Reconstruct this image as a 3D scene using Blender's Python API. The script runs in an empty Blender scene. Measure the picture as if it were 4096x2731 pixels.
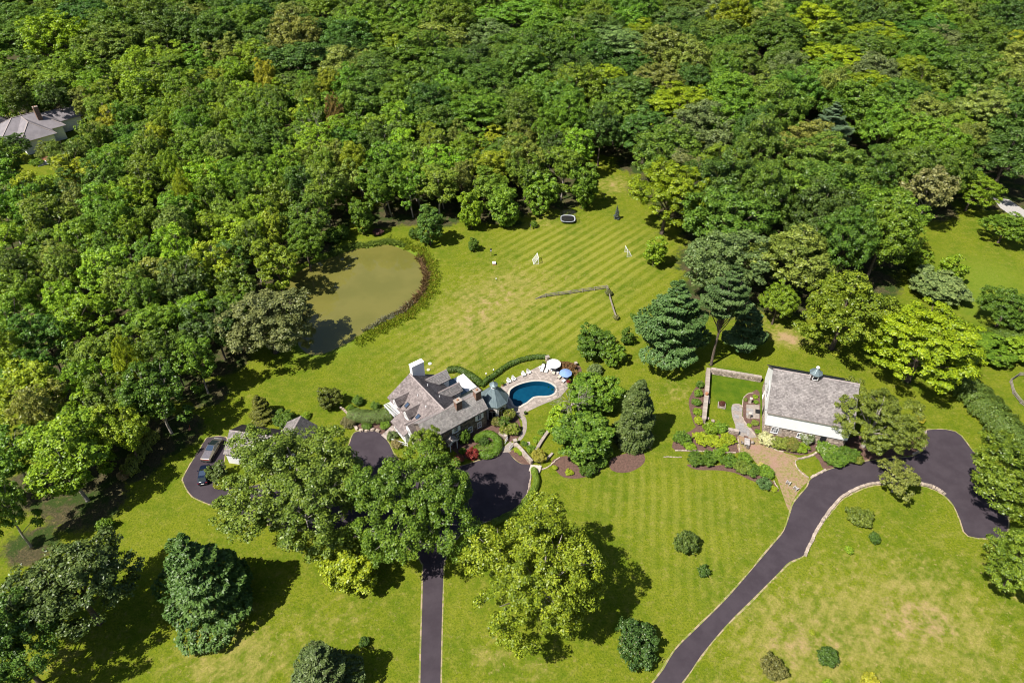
import bpy, math, random
import numpy as np
from mathutils import Vector, Matrix
from mathutils.geometry import tessellate_polygon

# ------------------------------------------------------------------ camera, sky, sun, exposure
scene = bpy.context.scene
COL = scene.collection
FPX, CX, CY, PITCH, CAMH = 2731.0, 2048.0, 1365.5, math.radians(40.0), 104.0
cam_data = bpy.data.cameras.new('camera'); cam = bpy.data.objects.new('camera', cam_data); COL.objects.link(cam)
cam.location = (0, 0, CAMH); cam.rotation_euler = (math.pi/2 - PITCH, 0, 0)
cam_data.sensor_width = 36.0; cam_data.lens = 36.0*FPX/4096.0
cam_data.clip_start = 1.0; cam_data.clip_end = 6000.0
scene.camera = cam
SUN_EL, SHADOW_DIR = math.radians(55), math.radians(34.5)      # shadows fall to +X and away
world = bpy.data.worlds.new('World'); scene.world = world; world.use_nodes = True
wn = world.node_tree; wn.nodes.clear()
wo = wn.nodes.new('ShaderNodeOutputWorld'); wb = wn.nodes.new('ShaderNodeBackground'); ws = wn.nodes.new('ShaderNodeTexSky')
ws.sky_type = 'NISHITA'; ws.sun_disc = False; ws.sun_elevation = SUN_EL
ws.sun_rotation = math.radians(90) - (SHADOW_DIR + math.pi)
wb.inputs['Strength'].default_value = 0.06
wn.links.new(ws.outputs[0], wb.inputs[0]); wn.links.new(wb.outputs[0], wo.inputs[0])
sd = bpy.data.lights.new('sun', 'SUN'); sd.energy = 5.0; sd.angle = math.radians(0.5); sd.color = (1.0, 0.955, 0.88)
sun = bpy.data.objects.new('sun', sd); COL.objects.link(sun)
ldir = Vector((math.cos(SHADOW_DIR)*math.cos(SUN_EL), math.sin(SHADOW_DIR)*math.cos(SUN_EL), -math.sin(SUN_EL)))
sun.rotation_euler = ldir.to_track_quat('-Z', 'Y').to_euler(); sun.location = (-60, -40, 160)
scene.view_settings.view_transform = 'Standard'; scene.view_settings.look = 'None'
scene.view_settings.exposure = 0.55; scene.view_settings.gamma = 1.0; scene.view_settings.use_curve_mapping = False
scene.render.engine = 'CYCLES'
scene.cycles.filter_width = 1.05; scene.cycles.max_bounces = 3; scene.cycles.diffuse_bounces = 1; scene.cycles.glossy_bounces = 1
scene.cycles.transmission_bounces = 2; scene.cycles.transparent_max_bounces = 6

# ------------------------------------------------------------------ survey: photo point at a known height -> place on the land
_F = np.array([0, math.cos(PITCH), -math.sin(PITCH)]); _U = np.array([0, math.sin(PITCH), math.cos(PITCH)]); _R = np.array([1., 0, 0])
def G(x, y, z=0.0):
    d = _F + _R*((x-CX)/FPX) - _U*((y-CY)/FPX)
    t = (z-CAMH)/d[2]
    return np.array([0, 0, CAMH]) + d*t
def depth_of(p): return float((np.array(p) - np.array([0, 0, CAMH])) @ _F)
def view(ox, oy, s): return lambda x, y, z=0.0: G(ox + x/s, oy + y/s, z)
D = view(0, 0, 1/1.7415); A = view(1400, 1380, 2.34); B = view(2700, 1380, 2.34); CC = view(700, 1500, 2.851)
PD = view(1100, 850, 2.613); E = view(1900, 650, 2.091); P = view(1850, 1380, 3.92); R5 = view(2400, 900, 1.387)
R6 = view(0, 1800, 1.68); R7 = view(1350, 1800, .96); R8 = view(2700, 1800, .963); R3 = view(2700, 0, 1.685)
H2 = view(1520, 1430, 2.49); NB = view(0, 400, 2.8)

# ------------------------------------------------------------------ helpers
rnd = random.Random(7)
def link(o, parent=None):
    COL.objects.link(o)
    if parent is not None: o.parent = parent
    return o
def tag(o, label=None, cat=None, group=None, kind=None):
    if label: o['label'] = label
    if cat: o['category'] = cat
    if group: o['group'] = group
    if kind: o['kind'] = kind
    return o
def thing(name, label, cat, loc=(0, 0, 0), rz=0.0, group=None):
    o = bpy.data.objects.new(name, None); o.location = loc; o.rotation_euler = (0, 0, rz)
    o.empty_display_size = .3
    return tag(link(o), label, cat, group)
class MB:
    def __init__(s): s.v = []; s.f = []
    def quad(s, a, b, c, d):
        n = len(s.v); s.v += [tuple(a), tuple(b), tuple(c), tuple(d)]; s.f.append((n, n+1, n+2, n+3)); return s
    def poly(s, pts):
        n = len(s.v); s.v += [tuple(p) for p in pts]; s.f.append(tuple(range(n, n+len(pts)))); return s
    def box(s, x0, x1, y0, y1, z0, z1, rz=0.0, tx=0.0, ty=0.0):
        n = len(s.v); cx, cy = (x0+x1)/2, (y0+y1)/2; c, k = math.cos(rz), math.sin(rz)
        for z, t in ((z0, 0), (z1, 1)):
            for x, y in ((x0, y0), (x1, y0), (x1, y1), (x0, y1)):
                dx, dy = x-cx, y-cy
                if t: dx *= 1-tx; dy *= 1-ty
                s.v.append((cx + dx*c - dy*k, cy + dx*k + dy*c, z))
        s.f += [(n+3, n+2, n+1, n), (n+4, n+5, n+6, n+7), (n, n+1, n+5, n+4), (n+1, n+2, n+6, n+5), (n+2, n+3, n+7, n+6), (n+3, n, n+4, n+7)]
        return s
    def bar(s, p, q, w, h):
        p, q = Vector(p), Vector(q); d = (q-p).normalized(); up = Vector((0, 0, 1)) if abs(d.z) < .95 else Vector((1, 0, 0))
        a = d.cross(up).normalized()*(w/2); b = a.cross(d).normalized()*(h/2); n = len(s.v)
        for c in (p, q):
            for k in ((-1, -1), (1, -1), (1, 1), (-1, 1)): s.v.append(tuple(c + a*k[0] + b*k[1]))
        s.f += [(n, n+1, n+2, n+3), (n+7, n+6, n+5, n+4), (n, n+4, n+5, n+1), (n+1, n+5, n+6, n+2), (n+2, n+6, n+7, n+3), (n+3, n+7, n+4, n)]
        return s
    def tube(s, pts, rad, sides=7, caps=True):
        pts = [Vector(p) for p in pts]; n0 = len(s.v); k = len(pts)
        for i, p in enumerate(pts):
            d = (pts[min(i+1, k-1)] - pts[max(i-1, 0)])
            d = d.normalized() if d.length > 1e-6 else Vector((0, 0, 1))
            ref = Vector((1, 0, 0)) if abs(d.x) < .9 else Vector((0, 1, 0))
            a = d.cross(ref).normalized(); b = d.cross(a)
            r = rad[i] if isinstance(rad, (list, tuple)) else rad
            for j in range(sides):
                t = 2*math.pi*j/sides; s.v.append(tuple(p + (a*math.cos(t) + b*math.sin(t))*r))
        for i in range(k-1):
            for j in range(sides):
                j2 = (j+1) % sides
                s.f.append((n0+i*sides+j, n0+i*sides+j2, n0+(i+1)*sides+j2, n0+(i+1)*sides+j))
        if caps:
            s.f.append(tuple(n0+j for j in range(sides))[::-1]); s.f.append(tuple(n0+(k-1)*sides+j for j in range(sides)))
        return s
    def lathe(s, prof, c=(0, 0, 0), sides=16, sx=1.0, sy=1.0, rot=0.0):
        n0 = len(s.v); k = len(prof)
        for r, z in prof:
            for j in range(sides):
                t = 2*math.pi*j/sides + rot; s.v.append((c[0] + r*math.cos(t)*sx, c[1] + r*math.sin(t)*sy, c[2] + z))
        for i in range(k-1):
            for j in range(sides):
                j2 = (j+1) % sides
                s.f.append((n0+i*sides+j, n0+i*sides+j2, n0+(i+1)*sides+j2, n0+(i+1)*sides+j))
        if prof[0][0] > 1e-4: s.f.append(tuple(n0+j for j in range(sides))[::-1])
        if prof[-1][0] > 1e-4: s.f.append(tuple(n0+(k-1)*sides+j for j in range(sides)))
        return s
    def prism(s, pts, z0, z1):
        n = len(s.v); k = len(pts)
        s.v += [(p[0], p[1], z0) for p in pts] + [(p[0], p[1], z1) for p in pts]
        for i in range(k):
            j = (i+1) % k; s.f.append((n+i, n+j, n+k+j, n+k+i))
        tri = tessellate_polygon([[Vector((p[0], p[1], 0)) for p in pts]])
        for t in tri:
            s.f.append((n+k+t[0], n+k+t[1], n+k+t[2]))
        return s
    def mesh(s, name, mat=None, smooth=False):
        me = bpy.data.meshes.new(name); me.from_pydata(s.v, [], s.f)
        if mat: me.materials.append(mat)
        if smooth: me.polygons.foreach_set('use_smooth', [True]*len(me.polygons))
        me.update(); return me
    def build(s, name, mat, parent=None, loc=None, rz=None, smooth=False, fix=True):
        me = s.mesh(name, mat, smooth)
        if fix:
            import bmesh
            bm = bmesh.new(); bm.from_mesh(me); bmesh.ops.recalc_face_normals(bm, faces=bm.faces); bm.to_mesh(me); bm.free()
        o = bpy.data.objects.new(name, me)
        if loc is not None: o.location = loc
        if rz is not None: o.rotation_euler = (0, 0, rz)
        return link(o, parent)
def copy_tree(o, parent=None):
    c = o.copy(); link(c, parent)
    for ch in list(o.children): copy_tree(ch, c)
    return c
def np_mesh(name, V, F, mat, tint=None):
    me = bpy.data.meshes.new(name); V = np.asarray(V, np.float32); F = np.asarray(F, np.int32); k = F.shape[1]
    me.vertices.add(len(V)); me.vertices.foreach_set('co', V.ravel())
    me.loops.add(F.size); me.loops.foreach_set('vertex_index', F.ravel())
    me.polygons.add(len(F)); me.polygons.foreach_set('loop_start', np.arange(0, F.size, k, dtype=np.int32))
    me.update(calc_edges=True)
    if tint is not None:
        at = me.attributes.new('tint', 'FLOAT', 'POINT'); at.data.foreach_set('value', np.asarray(tint, np.float32))
    if mat: me.materials.append(mat)
    return me
def smooth_path(pts, closed=False, sub=6):
    pts = [np.array(p[:2], float) for p in pts]; n = len(pts); out = []
    rng = range(n) if closed else range(n-1)
    for i in rng:
        p0 = pts[(i-1) % n] if closed or i > 0 else pts[i]; p1 = pts[i]; p2 = pts[(i+1) % n]
        p3 = pts[(i+2) % n] if closed or i+2 < n else p2
        for k in range(sub):
            t = k/sub
            out.append(.5*((2*p1) + (-p0+p2)*t + (2*p0-5*p1+4*p2-p3)*t*t + (-p0+3*p1-3*p2+p3)*t**3))
    if not closed: out.append(pts[-1])
    return out
def path_len(pts): return sum(np.linalg.norm(pts[i+1]-pts[i]) for i in range(len(pts)-1))
def resample(pts, step):
    pts = [np.array(p[:2], float) for p in pts]; out = [pts[0]]; acc = 0
    for i in range(len(pts)-1):
        a, b = pts[i], pts[i+1]; L = np.linalg.norm(b-a); pos = step-acc
        while pos <= L:
            out.append(a + (b-a)*pos/max(L, 1e-9)); pos += step
        acc = (acc + L) % step
    return out
def inside(poly, x, y):
    poly = np.asarray([p[:2] for p in poly]); x = np.asarray(x); y = np.asarray(y); c = np.zeros(x.shape, bool); n = len(poly); j = n-1
    for i in range(n):
        xi, yi = poly[i]; xj, yj = poly[j]
        c ^= ((yi > y) != (yj > y)) & (x < (xj-xi)*(y-yi)/((yj-yi) if yj != yi else 1e-9) + xi); j = i
    return c
def dist_poly(poly, x, y, closed=True):
    poly = np.asarray([p[:2] for p in poly]); d = np.full(np.shape(x), 1e9); n = len(poly)
    for i in range(n if closed else n-1):
        a = poly[i]; b = poly[(i+1) % n]; e = b-a; L = e@e + 1e-9
        t = np.clip(((x-a[0])*e[0] + (y-a[1])*e[1])/L, 0, 1)
        d = np.minimum(d, np.hypot(x-a[0]-t*e[0], y-a[1]-t*e[1]))
    return d
def sheet(name, poly, z, mat, kind='structure', thick=None, label=None):
    m = MB()
    if thick: m.prism(poly, z-thick, z)
    else:
        tri = tessellate_polygon([[Vector((p[0], p[1], 0)) for p in poly]])
        m.v = [(p[0], p[1], z) for p in poly]; m.f = [tuple(t) for t in tri]
    o = m.build(name, mat, fix=False)
    if not thick:
        me = o.data
        flip = [p for p in me.polygons if p.normal.z < 0]
        for p in flip: p.flip()
    if kind: o['kind'] = kind
    if label: o['label'] = label
    return o
def offset_poly(poly, d):
    P_ = [np.array(p[:2], float) for p in poly]; n = len(P_); out = []
    ar = sum(P_[i][0]*P_[(i+1) % n][1] - P_[(i+1) % n][0]*P_[i][1] for i in range(n)); sg = 1 if ar > 0 else -1
    for i in range(n):
        e = P_[(i+1) % n] - P_[i-1]; L = np.linalg.norm(e) + 1e-9
        out.append(P_[i] + sg*d*np.array([e[1], -e[0]])/L)
    return out

# ------------------------------------------------------------------ materials
def nodes(name):
    m = bpy.data.materials.new(name); m.use_nodes = True; nt = m.node_tree; nt.nodes.clear()
    out = nt.nodes.new('ShaderNodeOutputMaterial'); b = nt.nodes.new('ShaderNodeBsdfPrincipled')
    nt.links.new(b.outputs[0], out.inputs[0]); return m, nt, b, out
def N(nt, typ, **kw):
    n = nt.nodes.new(typ)
    for k, v in kw.items():
        if k in n.inputs: n.inputs[k].default_value = v
        else: setattr(n, k, v)
    return n
def mixc(nt, fac, a, b, bt='MIX'):
    n = nt.nodes.new('ShaderNodeMix'); n.data_type = 'RGBA'; n.blend_type = bt
    for sock, v in ((n.inputs[0], fac), (n.inputs[6], a), (n.inputs[7], b)):
        if hasattr(v, 'is_linked') or isinstance(v, bpy.types.NodeSocket): nt.links.new(v, sock)
        elif isinstance(v, (int, float)): sock.default_value = v
        else: sock.default_value = (*v, 1)
    return n.outputs[2]
def mth(nt, op, a, b=0.0, c=None, clamp=False):
    n = nt.nodes.new('ShaderNodeMath'); n.operation = op; n.use_clamp = clamp
    for i, v in enumerate((a, b) if c is None else (a, b, c)):
        if isinstance(v, bpy.types.NodeSocket): nt.links.new(v, n.inputs[i])
        else: n.inputs[i].default_value = v
    return n.outputs[0]
def noise(nt, scale, detail=4, rough=.55, vec=None, dist=0.0):
    n = N(nt, 'ShaderNodeTexNoise', Scale=scale, Detail=detail, Roughness=rough, Distortion=dist)
    if vec is not None: nt.links.new(vec, n.inputs['Vector'])
    return n.outputs[0]
def ramp(nt, v, a, b): # smooth step a..b -> 0..1
    n = nt.nodes.new('ShaderNodeMapRange'); n.interpolation_type = 'SMOOTHSTEP'
    nt.links.new(v, n.inputs[0]); n.inputs[1].default_value = a; n.inputs[2].default_value = b; return n.outputs[0]
def world_pos(nt): return nt.nodes.new('ShaderNodeNewGeometry').outputs['Position']
def MT(name, c1, c2=None, scale=1.0, rough=.8, bump=0.0, bscale=None, spec=.3, metal=0.0, island=0.0, rand=0.0, lo=.35, hi=.65, c3=None, coat=0.0):
    m, nt, b, out = nodes(name)
    tc = nt.nodes.new('ShaderNodeTexCoord').outputs['Object']
    col = None
    if c2:
        col = mixc(nt, ramp(nt, noise(nt, scale, 5, .6, tc), lo, hi), c1, c2)
    else:
        r = nt.nodes.new('ShaderNodeRGB'); r.outputs[0].default_value = (*c1, 1); col = r.outputs[0]
    if c3:
        col = mixc(nt, ramp(nt, noise(nt, scale*3.1, 4, .6, tc), .5, .75), col, c3)
    if island or rand:
        if island: src = nt.nodes.new('ShaderNodeNewGeometry').outputs['Random Per Island']; am = island
        else: src = nt.nodes.new('ShaderNodeObjectInfo').outputs['Random']; am = rand
        f = mth(nt, 'MULTIPLY_ADD', src, 2*am, 1-am)
        h = N(nt, 'ShaderNodeHueSaturation'); nt.links.new(f, h.inputs['Value']); nt.links.new(col, h.inputs['Color']); col = h.outputs[0]
    nt.links.new(col, b.inputs['Base Color'])
    b.inputs['Roughness'].default_value = rough; b.inputs['Specular IOR Level'].default_value = spec; b.inputs['Metallic'].default_value = metal
    b.inputs['Coat Weight'].default_value = coat
    if bump:
        bp = N(nt, 'ShaderNodeBump', Strength=bump, Distance=.05); nt.links.new(noise(nt, bscale or scale*4, 5, .6, tc), bp.inputs['Height'])
        nt.links.new(bp.outputs[0], b.inputs['Normal'])
    return m
def leaf_material(name, transl=.2, gloss=.4, spread=.95):
    m, nt, b, out = nodes(name)
    oi = nt.nodes.new('ShaderNodeObjectInfo'); at = N(nt, 'ShaderNodeAttribute', attribute_name='tint')
    v = mth(nt, 'MULTIPLY_ADD', at.outputs['Fac'], spread, 1-spread*.45)
    v = mth(nt, 'MULTIPLY', v, mth(nt, 'MULTIPLY_ADD', oi.outputs['Random'], .3, .85))
    hs = N(nt, 'ShaderNodeHueSaturation')
    nt.links.new(oi.outputs['Color'], hs.inputs['Color']); nt.links.new(v, hs.inputs['Value'])
    nt.links.new(mth(nt, 'MULTIPLY_ADD', at.outputs['Fac'], -.035, .515), hs.inputs['Hue'])
    nt.links.new(hs.outputs[0], b.inputs['Base Color']); b.inputs['Roughness'].default_value = .42; b.inputs['Specular IOR Level'].default_value = gloss
    tr = nt.nodes.new('ShaderNodeBsdfTranslucent')
    tcol = mixc(nt, 1.0, hs.outputs[0], (1.35, 1.25, .5), 'MULTIPLY'); nt.links.new(tcol, tr.inputs['Color'])
    ms = N(nt, 'ShaderNodeMixShader'); ms.inputs[0].default_value = transl
    nt.links.new(b.outputs[0], ms.inputs[1]); nt.links.new(tr.outputs[0], ms.inputs[2]); nt.links.new(ms.outputs[0], out.inputs[0])
    return m
LEAF = leaf_material('leaf'); NEEDLE = leaf_material('needle', .12, .3, .8)
M = {}
M['bark'] = MT('bark', (.16, .12, .09), (.07, .055, .045), 3, .9, .6, 8)
M['bark_pale'] = MT('bark_pale', (.42, .37, .32), (.22, .19, .16), 3, .9, .4, 8)
M['shingle'] = MT('wood_shingle', (.29, .26, .25), (.215, .19, .185), .5, .85, .3, 14, island=.28, c3=(.34, .305, .295))
M['shingle_pale'] = MT('pale_wood_shingle', (.52, .475, .445), (.41, .37, .345), .5, .85, .3, 14, island=.25, c3=(.58, .53, .5))
M['shingle_brown'] = MT('brown_wood_shingle', (.255, .215, .205), (.19, .158, .152), .5, .85, .3, 14, island=.28, c3=(.30, .255, .245))
M['shingle_dark'] = MT('dark_shingle', (.10, .078, .068), (.07, .055, .05), .5, .85, .3, 14, island=.35)  # barn cupola shingles; also the garage back slope with its shade in the colour
M['shingle_bare'] = MT('roof_deck', (.2, .16, .14), (.14, .11, .1), 1.5, .9)
M['ridge'] = MT('ridge_board', (.4, .34, .32), (.3, .25, .24), 2, .85)
M['white'] = MT('white_paint', (.90, .89, .88), (.85, .84, .84), .8, .55, .1, 6)
M['white_flat'] = MT('white_membrane', (.82, .82, .82), (.74, .74, .73), .6, .6, .08, 4)
M['cream'] = MT('cream_stucco', (.62, .58, .53), (.55, .51, .47), 1, .85, .2, 12)
M['stone'] = MT('fieldstone', (.23, .175, .13), (.13, .105, .085), 1.2, .9, .6, 6, island=.45, c3=(.32, .25, .19))
M['stone_pale'] = MT('pale_fieldstone', (.42, .34, .27), (.27, .21, .165), 1.2, .9, .6, 6, island=.4, c3=(.5, .42, .36))
M['mortar'] = MT('mortar', (.24, .2, .165), (.17, .14, .12), 2, .95, .4, 10)
M['mortar_pale'] = MT('pale_mortar', (.42, .36, .3), (.33, .28, .24), 2, .95, .4, 10)
M['coping'] = MT('wall_coping', (.4, .34, .29), (.3, .25, .21), 1.3, .9, .3, 8, rand=.15)
M['flag'] = MT('flagstone', (.40, .335, .29), (.31, .265, .24), 1.4, .8, .25, 7, rand=.22, c3=(.45, .37, .3))
M['flag_grey'] = MT('grey_flagstone', (.31, .29, .28), (.23, .215, .21), 1.4, .8, .25, 7, rand=.2)
M['flag_joint'] = MT('flag_joint', (.34, .29, .25), (.26, .22, .19), 2, .95)
M['poolrim'] = MT('pool_coping', (.56, .49, .42), (.48, .42, .36), 1.2, .8, .15, 8)
M['brick'] = MT('brick', (.27, .16, .115), (.19, .115, .085), 2.5, .9, .4, 9, island=.25)
M['terracotta'] = MT('terracotta', (.42, .19, .1), (.34, .15, .08), 3, .85)
M['asphalt'] = MT('asphalt', (.044, .033, .041), (.058, .045, .054), .3, .9, .35, 30, c3=(.050, .039, .047))
M['mulch'] = MT('mulch', (.15, .085, .065), (.10, .058, .045), 2.2, .95, .9, 12, c3=(.19, .12, .09))
M['soil'] = MT('dry_edge', (.36, .28, .17), (.20, .22, .05), .9, .95, .5, 8, lo=.42, hi=.58)
M['metal_roof'] = MT('standing_seam_metal', (.20, .255, .265), (.155, .205, .22), .9, .42, 0, spec=.5, metal=.35)
M['metal_dark'] = MT('dark_metal', (.035, .037, .04), None, 1, .45, spec=.5, metal=.4)
M['glass'] = MT('window_glass', (.012, .016, .022), None, 1, .05, spec=.7)
M['black'] = MT('black_rubber', (.014, .014, .015), None, 1, .7)
M['steel'] = MT('brushed_steel', (.42, .37, .31), (.38, .34, .29), 2, .34, 0, spec=.5, metal=.75)
M['tonneau'] = MT('bed_cover', (.17, .155, .18), (.14, .13, .15), 3, .5)
M['tint_glass'] = MT('tinted_glass', (.02, .03, .03), None, 1, .06, spec=.8, coat=.5)
M['roof_glass'] = MT('roof_glass', (.05, .075, .125), None, 1, .08, spec=.9, coat=.6)
M['car_blue'] = MT('dark_blue_paint', (.006, .012, .035), None, 1, .25, spec=.6, coat=.8)
M['red_lamp'] = MT('red_lens', (.4, .02, .02), None, 1, .2)
M['wood_grey'] = MT('weathered_wood', (.34, .295, .26), (.22, .185, .16), 2.5, .9, .4, 20, rand=.2)
M['teak'] = MT('silvered_teak', (.46, .42, .4), (.35, .32, .3), 2.5, .85, .3, 20, rand=.12)
M['wood_tan'] = MT('tan_post', (.5, .33, .13), (.4, .26, .1), 4, .8)
M['cloth_white'] = MT('white_canvas', (.8, .79, .76), (.72, .71, .68), 3, .9)
M['cloth_blue'] = MT('blue_canvas', (.22, .34, .60), (.18, .29, .52), 3, .9)
M['lounger'] = MT('white_resin', (.82, .81, .78), None, 1, .6)
M['lounger_tan'] = MT('tan_cushion', (.6, .53, .42), (.52, .45, .36), 3, .9)
M['plastic_pad'] = MT('pale_blue_pad', (.55, .58, .62), None, 1, .6)
M['slate'] = MT('neighbour_roof', (.25, .225, .235), (.205, .185, .195), .6, .85, .2, 9)
M['gravel'] = MT('gravel', (.45, .42, .4), (.34, .32, .3), 3, .95, .6, 14)
M['orange'] = MT('orange_paint', (.6, .16, .05), None, 1, .7)
def brick_path_mat():
    m, nt, b, out = nodes('worn_brick_path'); tc = nt.nodes.new('ShaderNodeTexCoord').outputs['Object']
    br = N(nt, 'ShaderNodeTexBrick', Scale=2.6); br.inputs['Color1'].default_value = (.30, .165, .125, 1); br.inputs['Color2'].default_value = (.36, .22, .17, 1); br.inputs['Mortar'].default_value = (.28, .2, .13, 1)
    nt.links.new(tc, br.inputs['Vector'])
    g = mixc(nt, ramp(nt, noise(nt, 2.2, 5, .6, tc), .4, .6), (.17, .185, .03), (.30, .23, .11))
    tall = ramp(nt, noise(nt, .16, 3, .6, tc), .36, .52)
    f = mth(nt, 'MULTIPLY', tall, ramp(nt, noise(nt, 1.5, 6, .7, tc), .3, .62))
    nt.links.new(mixc(nt, f, br.outputs[0], g), b.inputs['Base Color']); b.inputs['Roughness'].default_value = .95; b.inputs['Specular IOR Level'].default_value = .15
    bp = N(nt, 'ShaderNodeBump', Strength=.4, Distance=.04); nt.links.new(noise(nt, 9, 5, .6, tc), bp.inputs['Height']); nt.links.new(bp.outputs[0], b.inputs['Normal'])
    return m
M['brick_path'] = brick_path_mat()
def ground_mat():
    m, nt, b, out = nodes('lawn'); pos = world_pos(nt)
    at = N(nt, 'ShaderNodeAttribute', attribute_name='zone'); sep = nt.nodes.new('ShaderNodeSeparateColor'); nt.links.new(at.outputs['Color'], sep.inputs[0])
    sA, sB = sep.outputs[1], sep.outputs[2]; dry_raw = N(nt, 'ShaderNodeAttribute', attribute_name='dry').outputs['Fac']; dry = mth(nt, 'MAXIMUM', dry_raw, 0.0); lit = N(nt, 'ShaderNodeAttribute', attribute_name='litter').outputs['Fac']; wild = N(nt, 'ShaderNodeAttribute', attribute_name='wild').outputs['Fac']
    def stripes(ang, per, wob):
        mp = N(nt, 'ShaderNodeMapping'); mp.inputs['Rotation'].default_value = (0, 0, -ang); nt.links.new(pos, mp.inputs[0])
        sx = nt.nodes.new('ShaderNodeSeparateXYZ'); nt.links.new(mp.outputs[0], sx.inputs[0])
        nz = mth(nt, 'MULTIPLY_ADD', noise(nt, .08, 2, .5, mp.outputs[0]), wob, sx.outputs[1])
        return mth(nt, 'SINE', mth(nt, 'MULTIPLY', nz, 2*math.pi/per))
    def streak(ang, sc, k):
        mp = N(nt, 'ShaderNodeMapping'); mp.inputs['Rotation'].default_value = (0, 0, -ang); nt.links.new(pos, mp.inputs[0])
        m2 = N(nt, 'ShaderNodeMapping'); m2.inputs['Scale'].default_value = (k, 1, 1); nt.links.new(mp.outputs[0], m2.inputs[0])
        return noise(nt, sc, 5, .62, m2.outputs[0])
    st = mth(nt, 'ADD', mth(nt, 'MULTIPLY', ramp(nt, stripes(STRIPE_A, 2.7, 1.6), -.7, .7), sA), mth(nt, 'MULTIPLY', ramp(nt, stripes(STRIPE_B, 2.1, 1.5), -.8, .8), sB))
    n_big = noise(nt, .09, 5, .68, pos); n_mid = noise(nt, .5, 6, .7, pos); n_fine = noise(nt, 2.6, 5, .65, pos); n_st = streak(STRIPE_A, 1.0, .22); n_grit = noise(nt, 4.0, 5, .7, pos)
    green = mixc(nt, ramp(nt, n_big, .38, .60), (.105, .155, .007), (.165, .195, .010))
    green = mixc(nt, mth(nt, 'MULTIPLY', ramp(nt, n_mid, .38, .66), .75), green, (.205, .215, .022))
    green = mixc(nt, mth(nt, 'MULTIPLY', ramp(nt, n_fine, .42, .66), .65), green, (.068, .112, .005))
    lightg = mixc(nt, .55, green, (.33, .31, .06))
    green = mixc(nt, mth(nt, 'MULTIPLY', st, mth(nt, 'MULTIPLY', ramp(nt, n_big, .2, .5), mth(nt, 'MULTIPLY_ADD', n_st, 1.2, .3))), green, lightg)
    straw = mixc(nt, ramp(nt, n_fine, .35, .65), (.37, .30, .10), (.28, .245, .06))
    f = mth(nt, 'ADD', mth(nt, 'MINIMUM', dry, .62), mth(nt, 'MULTIPLY_ADD', n_mid, 1.5, -.75)); f = mth(nt, 'ADD', f, mth(nt, 'MULTIPLY_ADD', n_st, .95, -.475)); f = mth(nt, 'ADD', f, mth(nt, 'MULTIPLY_ADD', n_fine, .4, -.2))
    col = mixc(nt, mth(nt, 'MULTIPLY', ramp(nt, f, .30, .95), .8), green, straw)
    col = mixc(nt, mth(nt, 'MULTIPLY', ramp(nt, mth(nt, 'ADD', dry, mth(nt, 'MULTIPLY_ADD', n_mid, .8, -.4)), .7, .95), .8), col, (.42, .27, .16))
    lush = ramp(nt, mth(nt, 'MULTIPLY', dry_raw, -1.0), .02, .35); col = mixc(nt, mth(nt, 'MULTIPLY', lush, .85), col, mixc(nt, ramp(nt, n_mid, .35, .65), (.052, .112, .006), (.095, .15, .008)))
    wc = mixc(nt, ramp(nt, n_fine, .35, .65), (.10, .185, .012), (.20, .25, .03))
    col = mixc(nt, wild, col, wc)
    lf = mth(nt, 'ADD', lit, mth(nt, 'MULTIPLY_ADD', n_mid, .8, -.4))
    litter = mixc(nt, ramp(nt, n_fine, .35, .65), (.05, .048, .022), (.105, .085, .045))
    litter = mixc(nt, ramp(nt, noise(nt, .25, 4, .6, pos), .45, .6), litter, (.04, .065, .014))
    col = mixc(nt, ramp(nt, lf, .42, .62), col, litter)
    col = mixc(nt, mth(nt, 'MULTIPLY', ramp(nt, n_grit, .46, .68), .7), col, mixc(nt, 1.0, col, (.5, .58, .5), 'MULTIPLY'))
    n_sp = noise(nt, 1.1, 7, .8, pos); col = mixc(nt, mth(nt, 'MULTIPLY', ramp(nt, n_sp, .53, .68), mth(nt, 'MULTIPLY', mth(nt, 'MULTIPLY_ADD', dry, 2.0, .12, clamp=True), .8)), col, (.36, .27, .11)); col = mixc(nt, mth(nt, 'MULTIPLY', ramp(nt, n_sp, .46, .34), .5), col, (.065, .11, .006))
    nt.links.new(col, b.inputs['Base Color']); b.inputs['Roughness'].default_value = .95; b.inputs['Specular IOR Level'].default_value = .08
    h = mth(nt, 'ADD', n_grit, mth(nt, 'MULTIPLY', n_fine, 2.0))
    bp = N(nt, 'ShaderNodeBump', Strength=.75, Distance=.09); nt.links.new(h, bp.inputs['Height']); nt.links.new(bp.outputs[0], b.inputs['Normal'])
    return m
def water_mat(name, base, rough=.06, ripple=.05, rscale=1.2, c2=None):
    m, nt, b, out = nodes(name); pos = world_pos(nt)
    if c2: nt.links.new(mixc(nt, ramp(nt, noise(nt, .12, 3, .5, pos), .35, .65), base, c2), b.inputs['Base Color'])
    else: b.inputs['Base Color'].default_value = (*base, 1)
    b.inputs['Roughness'].default_value = rough; b.inputs['IOR'].default_value = 1.55; b.inputs['Specular IOR Level'].default_value = .5
    bp = N(nt, 'ShaderNodeBump', Strength=ripple, Distance=.05); nt.links.new(noise(nt, rscale, 3, .5, pos), bp.inputs['Height']); nt.links.new(bp.outputs[0], b.inputs['Normal'])
    return m
M['pond'] = water_mat('pond_water', (.165, .152, .036), .02, .02, 1.5, (.14, .134, .03))
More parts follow.
